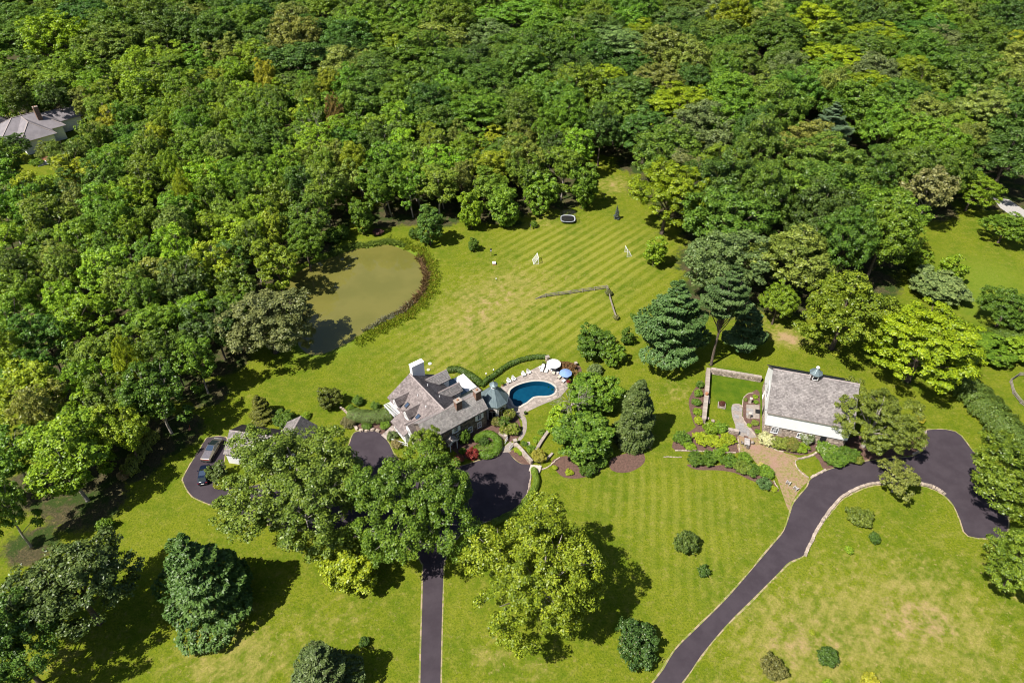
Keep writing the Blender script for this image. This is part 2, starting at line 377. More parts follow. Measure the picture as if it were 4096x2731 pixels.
def pool_water():
    m, nt, b, out = nodes('pool_water'); pos = world_pos(nt)
    t = nt.nodes.new('ShaderNodeBsdfTransparent'); t.inputs[0].default_value = (.17, .48, .60, 1)
    g = nt.nodes.new('ShaderNodeBsdfGlossy'); g.inputs['Roughness'].default_value = .04
    fr = N(nt, 'ShaderNodeFresnel', IOR=1.33); ms = nt.nodes.new('ShaderNodeMixShader')
    bp = N(nt, 'ShaderNodeBump', Strength=.12, Distance=.05); nt.links.new(noise(nt, 2.2, 3, .5, pos), bp.inputs['Height'])
    nt.links.new(bp.outputs[0], g.inputs['Normal']); nt.links.new(bp.outputs[0], fr.inputs['Normal'])
    nt.links.new(fr.outputs[0], ms.inputs[0]); nt.links.new(t.outputs[0], ms.inputs[1]); nt.links.new(g.outputs[0], ms.inputs[2]); nt.links.new(ms.outputs[0], out.inputs[0])
    return m
M['pool_water'] = pool_water()
M['pool_tile'] = MT('pool_plaster', (.10, .26, .33), (.08, .21, .28), .9, .7)
def net_mat():
    m, nt, b, out = nodes('netting'); tc = nt.nodes.new('ShaderNodeTexCoord').outputs['Object']
    b.inputs['Base Color'].default_value = (.05, .05, .05, 1); t = nt.nodes.new('ShaderNodeBsdfTransparent'); ms = nt.nodes.new('ShaderNodeMixShader')
    ms.inputs[0].default_value = .3; nt.links.new(t.outputs[0], ms.inputs[1]); nt.links.new(b.outputs[0], ms.inputs[2]); nt.links.new(ms.outputs[0], out.inputs[0]); return m
M['net'] = net_mat()
_a, _b = E(980, 1010), E(1400, 740); STRIPE_A = math.atan2(_b[1]-_a[1], _b[0]-_a[0])
_a, _b = R8(180, 300), R8(165, 110); STRIPE_B = math.atan2(_b[1]-_a[1], _b[0]-_a[0])
M['ground'] = ground_mat()
# ------------------------------------------------------------------ where the trees stand (data first; ground cover depends on it)
C_ = dict(mid=(.150, .265, .020), dark=(.082, .160, .022), deep=(.108, .200, .020), bright=(.220, .345, .018), lime=(.30, .38, .018), olive=(.205, .265, .040),
          blue=(.088, .165, .044), yellow=(.44, .44, .03), brown=(.215, .22, .07), grey=(.17, .235, .07), gold=(.28, .33, .02), red=(.30, .055, .035), locust=(.225, .315, .010), rust=(.26, .19, .05))
def TINT(c): return tuple(min(.8, v*1.45) for v in c)
TREES = []
ZC = dict(broad=.6, big=.58, locust=.56, pine=.45, spruce=.42, forest=.64, column=.5, sparse=.6, low=.52)
def T(dx, dy, w, H, kind, col, label, name='broadleaf_tree', group=None, px=True):
    p = D(dx, dy, ZC[kind]*H)
    R = w*1.7415/2*depth_of(p)/FPX
    TREES.append(dict(x=p[0], y=p[1], R=R, H=H, kind=kind, col=C_[col] if isinstance(col, str) else TINT(col), label=label, name=name, group=group))
def TB(p, R, H, kind, col, label, name='broadleaf_tree', group=None):
    TREES.append(dict(x=p[0], y=p[1], R=R, H=H, kind=kind, col=C_[col] if isinstance(col, str) else TINT(col), label=label, name=name, group=group))
# foreground
T(1252, 1315, 345, 21, 'big', (.138, .182, .010), 'huge yellow-green chestnut tree beside the long driveway, front centre', 'chestnut_tree')
T(955, 1150, 320, 20, 'big', (.095, .165, .014), 'large green maple with bare twigs over the driveway fork', 'maple_tree')
T(690, 1105, 370, 19, 'big', (.100, .148, .016), 'large dense maple hiding the garage roof', 'maple_tree')
T(800, 1300, 150, 9, 'low', 'lime', 'low yellow-green tree under the maple left of the drive')
T(462, 1330, 245, 19, 'spruce', (.060, .115, .022), 'broad blue-green pine standing alone on the lower left lawn', 'pine_tree')
T(165, 1345, 290, 18, 'broad', (.085, .125, .028), 'dark glossy tree left of the lone pine')
T(15, 1490, 240, 18, 'broad', 'dark', 'dark tree cut off by the lower left corner')
T(60, 1400, 130, 11, 'forest', 'bright', 'bright sapling between the two lower left trees')
T(745, 1545, 190, 13, 'spruce', (.078, .112, .032), 'grey-green pine cut off by the bottom edge left of the drive', 'pine_tree')
# lawn edge and pond
T(612, 735, 212, 16, 'broad', (.145, .165, .052), 'grey-olive willow leaning over the left shore of the pond', 'willow_tree')
T(828, 492, 64, 12, 'low', 'mid', 'small tree at the far left corner of the pond')
T(985, 518, 74, 12, 'low', (.075, .145, .02), 'neat oval tree on the lawn right beside the pond')
T(1081, 478, 62, 13, 'low', 'bright', 'upright tree at the wood edge above the neat oval tree')
T(1160, 470, 85, 13, 'low', 'mid', 'spreading tree at the wood edge above the brown mulch')
T(1340, 425, 74, 15, 'low', 'mid', 'pointed tree at the wood edge above the trampoline')
T(1245, 445, 82, 14, 'low', 'mid', 'broad tree at the wood edge left of the trampoline')
T(1380, 300, 110, 21, 'broad', 'dark', 'tall dark tree left of the grassy gap in the wood')
T(1087, 562, 28, 4, 'low', 'deep', 'small round tree alone on the lawn above the pond shore')
T(1535, 445, 180, 23, 'locust', 'locust', 'huge yellow-green locust at the right edge of the upper lawn', 'locust_tree')
T(1505, 578, 60, 9, 'low', 'bright', 'bright young tree below the huge locust')
T(700, 560, 90, 14, 'broad', 'mid', 'leafy tree overhanging the pond from the upper left shore')
# pines right of the upper lawn
T(1545, 752, 185, 22, 'pine', 'blue', 'big blue-green white pine at the right edge of the lawn', 'pine_tree')
TB(D(1633, 838), 5.2, 27, 'hightop', (.075, .125, .035), 'tall pine with a long bare trunk beside the court wall', 'pine_tree')
T(1716, 762, 100, 13, 'pine', (.08, .14, .045), 'smaller pine behind the stone court wall', 'pine_tree')
T(1790, 690, 92, 12, 'broad', 'bright', 'round green tree right behind the smaller pine')
T(1945, 712, 235, 19, 'broad', (.130, .180, .012), 'wide bright green tree behind the barn roof')
T(2128, 790, 245, 19, 'locust', 'locust', 'wide yellow-green locust right behind the barn', 'locust_tree')
T(2012, 965, 195, 13, 'big', (.105, .135, .018), 'dense olive tree growing over the right end of the barn')
T(2066, 1098, 100, 6.5, 'sparse', (.14, .16, .03), 'small crooked tree beside the bend of the right driveway')
T(2350, 1105, 235, 15, 'broad', (.100, .150, .012), 'bright tree over the right parking bay, cut by the frame')
T(2352, 1290, 180, 13, 'broad', (.100, .150, .012), 'bright tree below the right parking bay, cut by the frame')
T(2160, 655, 140, 6, 'low', 'grey', 'low grey-green spreading tree behind the right locust')
T(2112, 598, 62, 8, 'low', 'bright', 'left one of the twin bushy trees in the right meadow')
T(2186, 615, 72, 8, 'low', 'bright', 'right one of the twin bushy trees in the right meadow')
T(2315, 705, 130, 10, 'broad', 'deep', 'dark tree at the right edge beside the meadow')
T(2270, 800, 120, 5, 'low', 'mid', 'low tangled tree right of the yellow-green locust')
T(2350, 800, 90, 6, 'low', 'bright', 'low bright tree at the right edge above the curved fence')
T(2135, 445, 130, 19, 'sparse', 'brown', 'brownish thin tree in front of the right meadow')
T(2240, 435, 115, 12, 'broad', 'bright', 'bright round tree left of the pale gravel lane')
T(2312, 520, 110, 9, 'broad', 'mid', 'dark round tree below the pale gravel lane')
T(1945, 395, 50, 9, 'broad', 'gold', 'golden small tree at the foot of the hidden clearing')
T(1900, 310, 120, 20, 'pine', (.09, .14, .07), 'grey-green cedar left of the hidden clearing', 'cedar_tree')
# around pool and house
T(1352, 905, 120, 8, 'low', (.080, .150, .012), 'bright broad tree below the pool deck')
T(1390, 905, 90, 8, 'low', 'mid', 'green tree squeezed between the pool tree and the tall arborvitae')
T(1462, 945, 105, 16, 'column', (.062, .088, .022), 'tall shaggy arborvitae right of the pool', 'arborvitae')
T(1335, 1000, 150, 8, 'low', 'deep', 'dark spreading tree below the dead tree')
T(1290, 965, 90, 6, 'low', 'bright', 'light green tree left under the dead tree')
T(1370, 785, 95, 7, 'low', 'deep', 'loose small tree on the lawn between pool and fence')
T(1410, 815, 60, 5, 'low', 'mid', 'lower small tree right of the loose lawn tree')
T(1440, 770, 34, 5, 'low', 'deep', 'thin young tree beside the big white pine')
T(757, 912, 60, 4.5, 'low', (.075, .092, .012), 'dark rounded yew left of the house', 'yew_tree')
T(597, 938, 74, 6.5, 'spruce', (.115, .125, .018), 'golden conifer behind the garage', 'golden_conifer')
T(655, 962, 60, 3.2, 'low', 'deep', 'dark bushy tree right of the golden conifer behind the garage')
T(500, 1085, 55, 4, 'low', (.085, .125, .025), 'bushy tree beside the dark blue car')
T(985, 1015, 90, 12, 'forest', (.125, .185, .012), 'slim bright tree in front of the white gable')
# in the wood, picked out by colour
for dx, dy, w, col, lab in [(610, 180, 60, 'yellow', 'pale yellow tree in the upper left wood'), (755, 205, 60, 'gold', 'golden tree right of the pale yellow one in the wood'),
    (430, 455, 60, 'lime', 'lime tree in the middle of the left wood'), (400, 405, 70, 'bright', 'bright tree above the lime tree in the left wood'), (300, 850, 70, 'lime', 'lime tree low in the left wood'),
    (820, 375, 80, 'lime', 'light green tree in the wood above the pond'), (905, 130, 66, 'locust', 'yellow-green tree high in the wood left of centre'),
    (1230, 160, 60, 'locust', 'slim yellow-green tree high in the wood, centre'), (1390, 200, 110, 'locust', 'wide yellow-green tree in the wood above the grassy gap'),
    (1480, 95, 120, 'locust', 'yellow-green tree high in the wood right of centre'), (1560, 250, 170, 'locust', 'big yellow-green tree behind the huge locust'),
    (1655, 75, 66, 'gold', 'golden green tree high in the wood, right'), (1905, 150, 165, 'locust', 'left tree of the wide yellow-green clump, upper right'),
    (2010, 100, 160, 'locust', 'right tree of the wide yellow-green clump, upper right'), (1985, 215, 130, 'locust', 'lower tree of the yellow-green clump, upper right'),
    (2080, 175, 110, 'locust', 'rightmost tree of the yellow-green clump, upper right'), (2300, 120, 130, 'gold', 'golden green tree near the upper right corner'),
    (2330, 190, 120, 'olive', 'pale olive tree at the right edge, upper part'), (2130, 270, 140, 'olive', 'olive thin-leaved tree right of the hidden clearing'),
    (1800, 170, 120, 'grey', 'grey-green feathery tree left of the yellow-green clump'), (2200, 150, 160, 'dark', 'dark oak right of the yellow-green clump'), (770, 270, 40, 'rust', 'small reddish tree in the wood above the bare one')]:
    k = 'locust' if col in ('locust', 'gold') else 'broad'
    T(dx, dy, w, 20, k, col, lab, 'woodland_tree')
# the mass of the wood
FOREST = [(-150, -70), (2520, -70), (2520, 330), (2330, 395), (2190, 380), (2080, 440), (2060, 540), (1990, 590), (1900, 625), (1800, 605), (1700, 590), (1610, 575), (1575, 480), (1520, 330), (1450, 300),
          (1400, 330), (1330, 385), (1200, 425), (1050, 415), (880, 415), (780, 440), (720, 490), (670, 545), (560, 640), (500, 745), (480, 815), (385, 860), (300, 930), (215, 1010), (130, 1080), (35, 1150), (-20, 1230), (-150, 1280)]
rng = np.random.default_rng(11)
fp = [D(x, y, 13.0) for x, y in FOREST]
fpx = np.array([p[0] for p in fp]); fpy = np.array([p[1] for p in fp])
clear = [(D(2020, 335, 13), 17), (D(55, 300, 10), 25), (D(1990, 340, 12), 8), (D(100, 395, 8), 10), (D(1440, 350, 12), 8)]
left_wood = [D(x, y, 13) for x, y in [(-150, 130), (200, 120), (560, 110), (860, 260), (1000, 300), (1330, 300), (1330, 430), (880, 430), (700, 560), (600, 760), (500, 900), (200, 1120), (-150, 1300)]]
cx_, cy_, cr_ = [], [], []
for t in TREES: cx_.append(t['x']); cy_.append(t['y']); cr_.append(t['R'])
cand_x = rng.uniform(-330, 340, 60000); cand_y = rng.uniform(45, 430, 60000)
ok = inside(fp, cand_x, cand_y); lw = inside(left_wood, cand_x, cand_y)
FOR = []
for x, y, o, l in zip(cand_x, cand_y, ok, lw):
    if not o: continue
    if abs(x) > .765*(y*math.cos(PITCH) + (CAMH-13)*math.sin(PITCH)): continue
    if y > 400: continue
    R = (rng.uniform(4.1, 6.8) if l else rng.uniform(7.0, 12.0)) * (1.0 if y < 260 else 1.3)
    if any((x-c[0])**2 + (y-c[1])**2 < r*r for c, r in clear): continue
    a = np.array(cx_) - x; b = np.array(cy_) - y; r = np.array(cr_)
    if np.any(a*a + b*b < (.78*(r+R))**2 * (.80 if l else .72)): continue
    cx_.append(x); cy_.append(y); cr_.append(R); FOR.append((x, y, R, l))
def pick(r, tab):
    u = r.random()*sum(w for _, w in tab)
    for c, w in tab:
        u -= w
        if u <= 0: return c
    return tab[-1][0]
WHERE = {'pond': ('in the dense young wood left of and above the pond', 'young wood by the pond'), 'back': ('in the tall far wood across the top', 'far wood'), 'right': ('in the wood right of the upper lawn', 'wood right of the lawn')}
WORD = dict(mid='mid green', bright='bright green', deep='deep green', lime='lime green', olive='olive green', dark='dark green', grey='grey-green', locust='yellow-green')
for x, y, R, l in FOR:
    right = x > 35 and not l and y < 270
    key = 'pond' if l else ('right' if right else 'back')
    if l: cn = pick(rnd, [('mid', 5), ('bright', 4), ('deep', 2), ('lime', .6), ('olive', 1), ('dark', .4)])
    elif right: cn = pick(rnd, [('mid', 3), ('deep', 3), ('olive', 1.5), ('dark', 1.5), ('grey', .6)])
    else: cn = pick(rnd, [('mid', 3.5), ('deep', 4), ('dark', 2.5), ('olive', 1), ('locust', .7), ('grey', .4)])
    col = tuple(c*rnd.uniform(.88, 1.12) for c in C_[cn])
    H = (rnd.uniform(14, 20) if l else rnd.uniform(18, 26))
    TREES.append(dict(x=x, y=y, R=R*1.12, H=H, kind='forest' if l else pick(rnd, [('broad', 5), ('locust', 1)]), col=col, label=WORD[cn] + ' broadleaf tree ' + WHERE[key][0], name='slender_woodland_tree' if l else 'woodland_tree', group=WORD[cn] + ' trees of the ' + WHERE[key][1], wood=True))
print('trees', len(TREES), 'forest', len(FOR))

# ------------------------------------------------------------------ ground, pond, drives
POND = smooth_path([PD(*p) for p in [(430, 500), (640, 430), (830, 362), (1000, 350), (1100, 325), (1200, 320), (1290, 345), (1400, 390), (1500, 455), (1560, 560), (1588, 650), (1582, 745), (1540, 850), (1470, 930), (1400, 1000), (1300, 1060),
    (1200, 1110), (1120, 1150), (980, 1230), (900, 1280), (830, 1330), (740, 1380), (560, 1460), (440, 1490), (330, 1480), (220, 1380), (170, 1250), (130, 1100), (90, 950), (80, 800), (120, 700), (200, 620), (310, 560)]], True, 4)
xs = np.concatenate([[-1500, -700, -420], np.arange(-340, -80, 4.0), np.arange(-80, 130, .75), np.arange(130, 350, 4.0), [430, 700, 1500]])
ys = np.concatenate([[-300, -60, 0, 25], np.arange(38, 215, .75), np.arange(215, 470, 4.0), [520, 640, 900, 1500, 3000]])
XX, YY = np.meshgrid(xs, ys); gx, gy = XX.ravel(), YY.ravel()
near_pond = (gx > -75) & (gx < 10) & (gy > 90) & (gy < 190)
dp = np.full(gx.shape, 50.0); ins = np.zeros(gx.shape, bool)
ins[near_pond] = inside(POND, gx[near_pond], gy[near_pond]); dp[near_pond] = dist_poly(POND, gx[near_pond], gy[near_pond])
sdp = np.where(ins, -dp, dp)
gz = -1.1*np.clip((1.0-sdp)/4.0, 0, 1)**1.3
dry = np.full(gx.shape, .17); sA = np.zeros(gx.shape); sB = np.zeros(gx.shape); wild = np.zeros(gx.shape)
def blob(arr, p, r, k, ry=None):
    arr += k*np.exp(-(((gx-p[0])/r)**2 + ((gy-p[1])/(ry or r))**2))
for d_, r, k in [((2050, 1330), 17, .12), ((1900, 1500), 17, .14), ((2250, 1450), 14, .1), ((560, 1500), 14, .14), ((1130, 690), 14, .42), ((1060, 760), 12, .34), ((1200, 650), 10, .2), ((1300, 640), 12, .12), ((2050, 1400), 9, .26), ((1800, 1440), 9, .28), ((1750, 1530), 8, .22), ((2200, 1450), 10, .26), ((1950, 1520), 8, .2), ((2280, 1250), 8, .14),
    ((480, 1540), 7, .3), ((620, 1500), 6, .22), ((1120, 1500), 3.5, .4), ((1240, 1530), 4, .3), ((1412, 425), 6, .6), ((1560, 900), 5, .3), ((1800, 775), 4, .5), ((1720, 735), 6, .45), ((1830, 780), 4, .4), ((1240, 505), 7, .35),
    ((800, 1420), 6, .2), ((170, 1500), 5, .3), ((1010, 840), 10, .12), ((1560, 1060), 10, -.1), ((2000, 870), 9, .02), ((2180, 1000), 8, .0), ((700, 860), 12, -.12), ((440, 1050), 12, -.08), ((350, 1300), 12, -.05),
    ((1690, 890), 6, -.7), ((1705, 925), 5, -.6), ((1660, 870), 4, -.3), ((1860, 860), 8, -.15), ((1730, 850), 6, -.1), ((1640, 1150), 12, .06), ((1480, 1150), 12, .02), ((2100, 560), 9, -.2), ((2270, 660), 14, -.1), ((1500, 430), 5, .1), ((900, 525), 8, -.1)]:
    blob(dry, D(*d_), r, k)
for d_, r in [((1350, 640), 20), ((1250, 560), 14), ((1430, 560), 14), ((1150, 760), 12), ((1000, 820), 10), ((1300, 740), 12)]: blob(sA, D(*d_), r, .75)
for d_, r in [((1500, 1150), 11), ((1650, 1150), 10), ((1420, 1130), 8), ((1060, 1400), 6), ((1600, 1300), 8), ((1900, 1350), 7)]: blob(sB, D(*d_), r, .3 if r > 7 else .22)
sA = np.clip(sA, 0, 1); sB = np.clip(sB, 0, .9)*(1-sA)
wild += np.exp(-np.clip(sdp, 0, 99)/1.6)*.9
blob(wild, D(2270, 640), 11, .6); blob(wild, D(2240, 700), 9, .5)
wild = np.clip(wild, 0, 1)
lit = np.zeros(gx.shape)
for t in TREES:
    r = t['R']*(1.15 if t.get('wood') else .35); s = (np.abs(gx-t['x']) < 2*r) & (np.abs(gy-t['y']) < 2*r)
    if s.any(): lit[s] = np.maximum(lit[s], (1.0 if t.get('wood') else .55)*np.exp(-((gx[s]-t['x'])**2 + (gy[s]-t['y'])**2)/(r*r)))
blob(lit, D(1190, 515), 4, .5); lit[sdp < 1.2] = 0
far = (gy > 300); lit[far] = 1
nx, ny = len(xs), len(ys); ii = np.arange(nx*ny).reshape(ny, nx)
F4 = np.stack([ii[:-1, :-1].ravel(), ii[:-1, 1:].ravel(), ii[1:, 1:].ravel(), ii[1:, :-1].ravel()], 1)
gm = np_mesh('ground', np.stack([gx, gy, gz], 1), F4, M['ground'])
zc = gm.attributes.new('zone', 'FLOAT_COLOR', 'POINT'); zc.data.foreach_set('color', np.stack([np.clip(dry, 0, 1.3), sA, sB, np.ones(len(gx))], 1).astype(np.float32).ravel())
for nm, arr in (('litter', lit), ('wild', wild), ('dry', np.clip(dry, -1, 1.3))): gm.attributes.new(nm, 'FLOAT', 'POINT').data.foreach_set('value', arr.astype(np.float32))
gm.polygons.foreach_set('use_smooth', [True]*len(gm.polygons))
tag(link(bpy.data.objects.new('ground', gm)), 'mown lawn and forest floor under everything', None, None, 'structure')
sheet('pond_water', [tuple(p) for p in POND], -.30, M['pond'], label='murky olive pond behind the house')

LD = [CC(575, 708), CC(400, 708), CC(350, 735), CC(270, 870), CC(180, 1010), CC(95, 1170), CC(100, 1220), CC(130, 1290), CC(200, 1380), CC(300, 1430), CC(400, 1470), CC(520, 1490), G(930, 2037), G(1010, 2080), G(1200, 2120), G(1400, 2145),
      G(1560, 2165), G(1640, 2195), G(1688, 2250), R7(328, 480), R7(318, 894), G(1676, 3050), G(1762, 3050), R7(395, 894), R7(406, 480), G(1782, 2230), G(1815, 2165), G(1870, 2115), G(1940, 2085), G(2017, 2072), G(2069, 2050), G(2100, 1998), G(2116, 1956), G(2121, 1883), G(2122, 1859),
      G(2084, 1854), G(2054, 1833), G(2032, 1807), G(2007, 1807), G(1990, 1824), G(1913, 1842), G(1849, 1863), G(1750, 1880), G(1650, 1870), G(1585, 1830), G(1558, 1777), G(1532, 1743), G(1498, 1720), G(1443, 1724), G(1413, 1735), G(1390, 1790), G(1330, 1850), G(1200, 1900), G(1050, 1935), G(940, 1950), G(905, 1925), G(895, 1850), G(905, 1790)]
LD = smooth_path(LD, True, 3)
sheet('driveway_edge', [p + np.array([rnd.uniform(-.07, .07), rnd.uniform(-.07, .07)]) for p in offset_poly(LD, .22)], .008, M['soil'])
sheet('driveway', LD, .016, M['asphalt'], label='dark asphalt drive and turning court of the house')
RD = [G(2300, 3050), G(2612, 2731), R8(0, 770), R8(100, 670), R8(200, 570), R8(300, 455), R8(380, 360), R8(420, 310), R8(445, 240), R8(460, 200), R8(510, 140), B(1270, 1255), B(1400, 1180), B(1600, 1120), B(1830, 1080), B(2000, 1062), B(2180, 1050), B(2260, 1025), B(2340, 975), R5(1815, 1190), R5(1815, 1137), R5(1970, 1145), G(3880, 1790), G(3935, 1860),
      G(3990, 1960), G(4030, 2060), R8(1275, 330), R8(1245, 338), R8(1130, 330), R8(1100, 270), R8(1075, 215), R8(1045, 180), R8(1000, 152), R8(950, 137), R8(870, 128), R8(780, 132), R8(720, 147), R8(650, 182), R8(610, 222), R8(560, 290), R8(520, 360), R8(495, 405), R8(440, 430), R8(400, 470), R8(300, 570), R8(200, 670), R8(100, 790), G(2725, 2731), G(2440, 3050)]
RDs = smooth_path(RD, True, 3)
sheet('driveway_edge', [p + np.array([rnd.uniform(-.09, .09), rnd.uniform(-.09, .09)]) for p in offset_poly(RDs, .25)], .0085, M['soil'])
sheet('driveway', RDs, .017, M['asphalt'], label='dark asphalt lane curving up to the barn')
# beds, paths
PATHB = smooth_path([B(*p) for p in [(590, 850), (770, 860), (830, 930), (1000, 1000), (1130, 1040), (1150, 1075), (1125, 1090), (1140, 1140), (1255, 1245), (1175, 1345), (1095, 1470), (1062, 1540), (1000, 1380), (930, 1200), (760, 1100), (690, 1040), (600, 1010)]], True, 3)
sheet('brick_path', PATHB, .012, M['brick_path'], label='worn brick path half grown over beside the barn')
BEDS = [('B', [(110, 1115), (300, 1130), (480, 1120), (620, 1140), (800, 1200), (920, 1280), (975, 1365), (880, 1360), (800, 1295), (700, 1260), (560, 1195), (400, 1170), (200, 1165)]),
        ('B', [(0, 880), (150, 800), (230, 760), (500, 780), (585, 800), (600, 1003), (300, 995), (0, 985)]), ('B', [(250, 330), (205, 380), (140, 480), (130, 560), (165, 700), (215, 790), (255, 740), (275, 420)]),
        ('B', [(640, 500), (700, 455), (790, 440), (795, 840), (770, 850), (700, 770), (640, 690), (633, 600)]), ('B', [(770, 870), (830, 840), (1200, 860), (1330, 900), (1320, 985), (1180, 1030), (1040, 1000), (890, 945)]),
        ('B', [(1330, 1000), (1700, 850), (2300, 850), (2340, 900), (2290, 990), (2210, 1030), (1900, 1065), (1600, 1100), (1410, 1165), (1350, 1080)]),
        ('A', [(1490, 1005), (1560, 980), (1690, 1060), (1705, 1120), (1600, 1105), (1535, 1055)]), ('A', [(1885, 1090), (1975, 1045), (2060, 1040), (2340, 1080), (2340, 1180), (2150, 1245), (2020, 1240), (1950, 1200)]),
        ('A', [(1290, 640), (1480, 600), (1580, 690), (1595, 830), (1540, 890), (1470, 900), (1400, 830), (1300, 760)]), ('A', [(0, 690), (60, 780), (140, 800), (310, 840), (420, 770), (400, 640), (100, 600), (0, 620)]),
        ('A', [(1940, 160), (2100, 170), (2170, 230), (2120, 330), (2040, 350), (1960, 250)]), ('A', [(900, 900), (1170, 760), (1290, 700), (1420, 850), (1420, 1000), (1300, 1050), (1190, 1075), (1080, 1060), (960, 980)]),
        ('D', [(1405, 1052), (1470, 1036), (1480, 1062), (1445, 1084), (1405, 1080)])]
for k, (f, pts) in enumerate(BEDS):
    sheet('planting_bed', smooth_path([{'A': A, 'B': B, 'D': D}[f](*p) for p in pts], True, 3), .011 + .0004*k, M['mulch'])
sheet('gravel_lane', [R3(*p) for p in [(2140, 1330), (2250, 1345), (2360, 1420), (2500, 1480), (2500, 1560), (2330, 1500), (2190, 1400)]], .014, M['gravel'], label='pale gravel lane at the right edge')
# pool deck
POOL = smooth_path([P(*p) for p in [(735, 770), (760, 700), (850, 640), (980, 595), (1120, 570), (1250, 572), (1360, 600), (1430, 645), (1460, 690), (1440, 745), (1380, 785), (1300, 798), (1190, 800), (1110, 815), (1060, 850), (1000, 900), (950, 925), (900, 958), (840, 962), (800, 930), (780, 880), (740, 825)]], True, 4)
DECK = [P(*p) for p in [(600, 650), (690, 590), (880, 490), (1060, 400), (1260, 300), (1330, 290), (1500, 380), (1560, 470), (1690, 560), (1650, 680), (1530, 820), (1200, 955), (985, 1060), (1000, 1100), (830, 1080), (700, 1020), (640, 900), (600, 780)]]
rim = offset_poly(POOL, .42)
mb = MB(); n = len(POOL)                      # deck bed: ring between the deck outline and the pool
tri = tessellate_polygon([[Vector((p[0], p[1], 0)) for p in DECK], [Vector((p[0], p[1], 0)) for p in POOL]])
allp = [tuple(p[:2]) for p in DECK] + [tuple(p) for p in POOL]
mb.v = [(p[0], p[1], .03) for p in allp]; mb.f = [tuple(t) for t in tri]
deck = mb.build('pool_deck', M['flag_joint'], fix=False); tag(deck, 'tan flagstone deck around the pool', kind='structure')
for p_ in deck.data.polygons:
    if p_.normal.z < 0: p_.flip()
# cut the pool out of the lawn: the ground dips below the basin
gi = inside(rim, gx, gy); co = np.stack([gx, gy, gz], 1); co[gi, 2] = -1.9; gm.vertices.foreach_set('co', co.astype(np.float32).ravel()); gm.update()
def flagstones(parent, poly, holes, ang, cell, mat, z, t, gap=.035, seed=1, maxn=300):
    r = random.Random(seed); c, s = math.cos(ang), math.sin(ang)
    o = np.mean([p[:2] for p in poly], axis=0); loc = [((p[0]-o[0])*c + (p[1]-o[1])*s, -(p[0]-o[0])*s + (p[1]-o[1])*c) for p in poly]
    x0 = min(p[0] for p in loc); x1 = max(p[0] for p in loc); y0 = min(p[1] for p in loc); y1 = max(p[1] for p in loc)
    nx, ny = int((x1-x0)/cell)+1, int((y1-y0)/cell)+1; used = set(); cache = {}; cnt = 0
    for j in range(ny):
        for i in range(nx):
            if (i, j) in used: continue
            w, h = r.choice([(1, 1), (2, 1), (1, 2), (2, 2), (2, 1), (3, 2), (2, 2)])
            while w > 1 and any((i+k, j) in used for k in range(w)): w -= 1
            for a in range(w):
                for b in range(h): used.add((i+a, j+b))
            cs = [(x0 + (i+a*w)*cell, y0 + (j+b*h)*cell) for a, b in ((.06, .06), (.94, .06), (.94, .94), (.06, .94))]
            W = [(o[0] + a*c - b*s, o[1] + a*s + b*c) for a, b in cs]
            if not all(inside(poly, np.array([q[0]]), np.array([q[1]]))[0] for q in W): continue
            if any(inside(hh, np.array([q[0]]), np.array([q[1]]))[0] for hh in holes for q in W): continue
            if (w, h) not in cache:
                m = MB().box(-w*cell/2+gap, w*cell/2-gap, -h*cell/2+gap, h*cell/2-gap, 0, t, tx=.02, ty=.02); cache[(w, h)] = m.mesh('flagstone', mat)
            ob = bpy.data.objects.new('flagstone', cache[(w, h)]); lx = x0 + (i+w/2)*cell; ly = y0 + (j+h/2)*cell
            ob.location = (o[0] + lx*c - ly*s, o[1] + lx*s + ly*c, z + r.uniform(-.006, .006)); ob.rotation_euler = (0, 0, ang); link(ob, parent); cnt += 1
    return cnt
_a, _b = P(880, 1040), P(1530, 820)
print('flags', flagstones(deck, DECK, [rim], math.atan2(_b[1]-_a[1], _b[0]-_a[0]), .5, M['flag'], .02, .045, seed=3))
# garden path from the deck
GP = smooth_path([A(*p) for p in [(1560, 640), (1640, 670), (1655, 760), (1640, 830), (1600, 890), (1570, 885), (1600, 830), (1615, 760), (1605, 700)]], True, 3)
gp = sheet('garden_path', GP, .02, M['flag_joint'], label='curved stone path from the pool deck to the gate')
flagstones(gp, GP, [], .3, .42, M['flag'], .012, .03, gap=.02, seed=9)
LP = [A(*p) for p in [(1425, 965), (1500, 900), (1540, 930), (1500, 1000), (1430, 1005)]]
lp = sheet('gate_landing', LP, .02, M['flag_joint'], label='stone landing between the white gates'); flagstones(lp, LP, [], .5, .5, M['flag'], .012, .03, seed=5)
CP = smooth_path([B(*p) for p in [(538, 555), (625, 562), (628, 665), (650, 705), (765, 860), (590, 842), (562, 745), (532, 650)]], True, 3)
cp_ = sheet('court_path', CP, .02, M['flag_joint'], label='grey flagstone walk curving through the barn court'); flagstones(cp_, CP, [], -.28, .55, M['flag_grey'], .012, .035, seed=6)
SP = [B(*p) for p in [(668, 555), (790, 560), (790, 690), (668, 680)]]
sp_ = sheet('barn_terrace', SP, .028, M['flag_joint'], label='small grey terrace at the barn door'); flagstones(sp_, SP, [], -.28, .75, M['flag_grey'], .02, .04, seed=8)
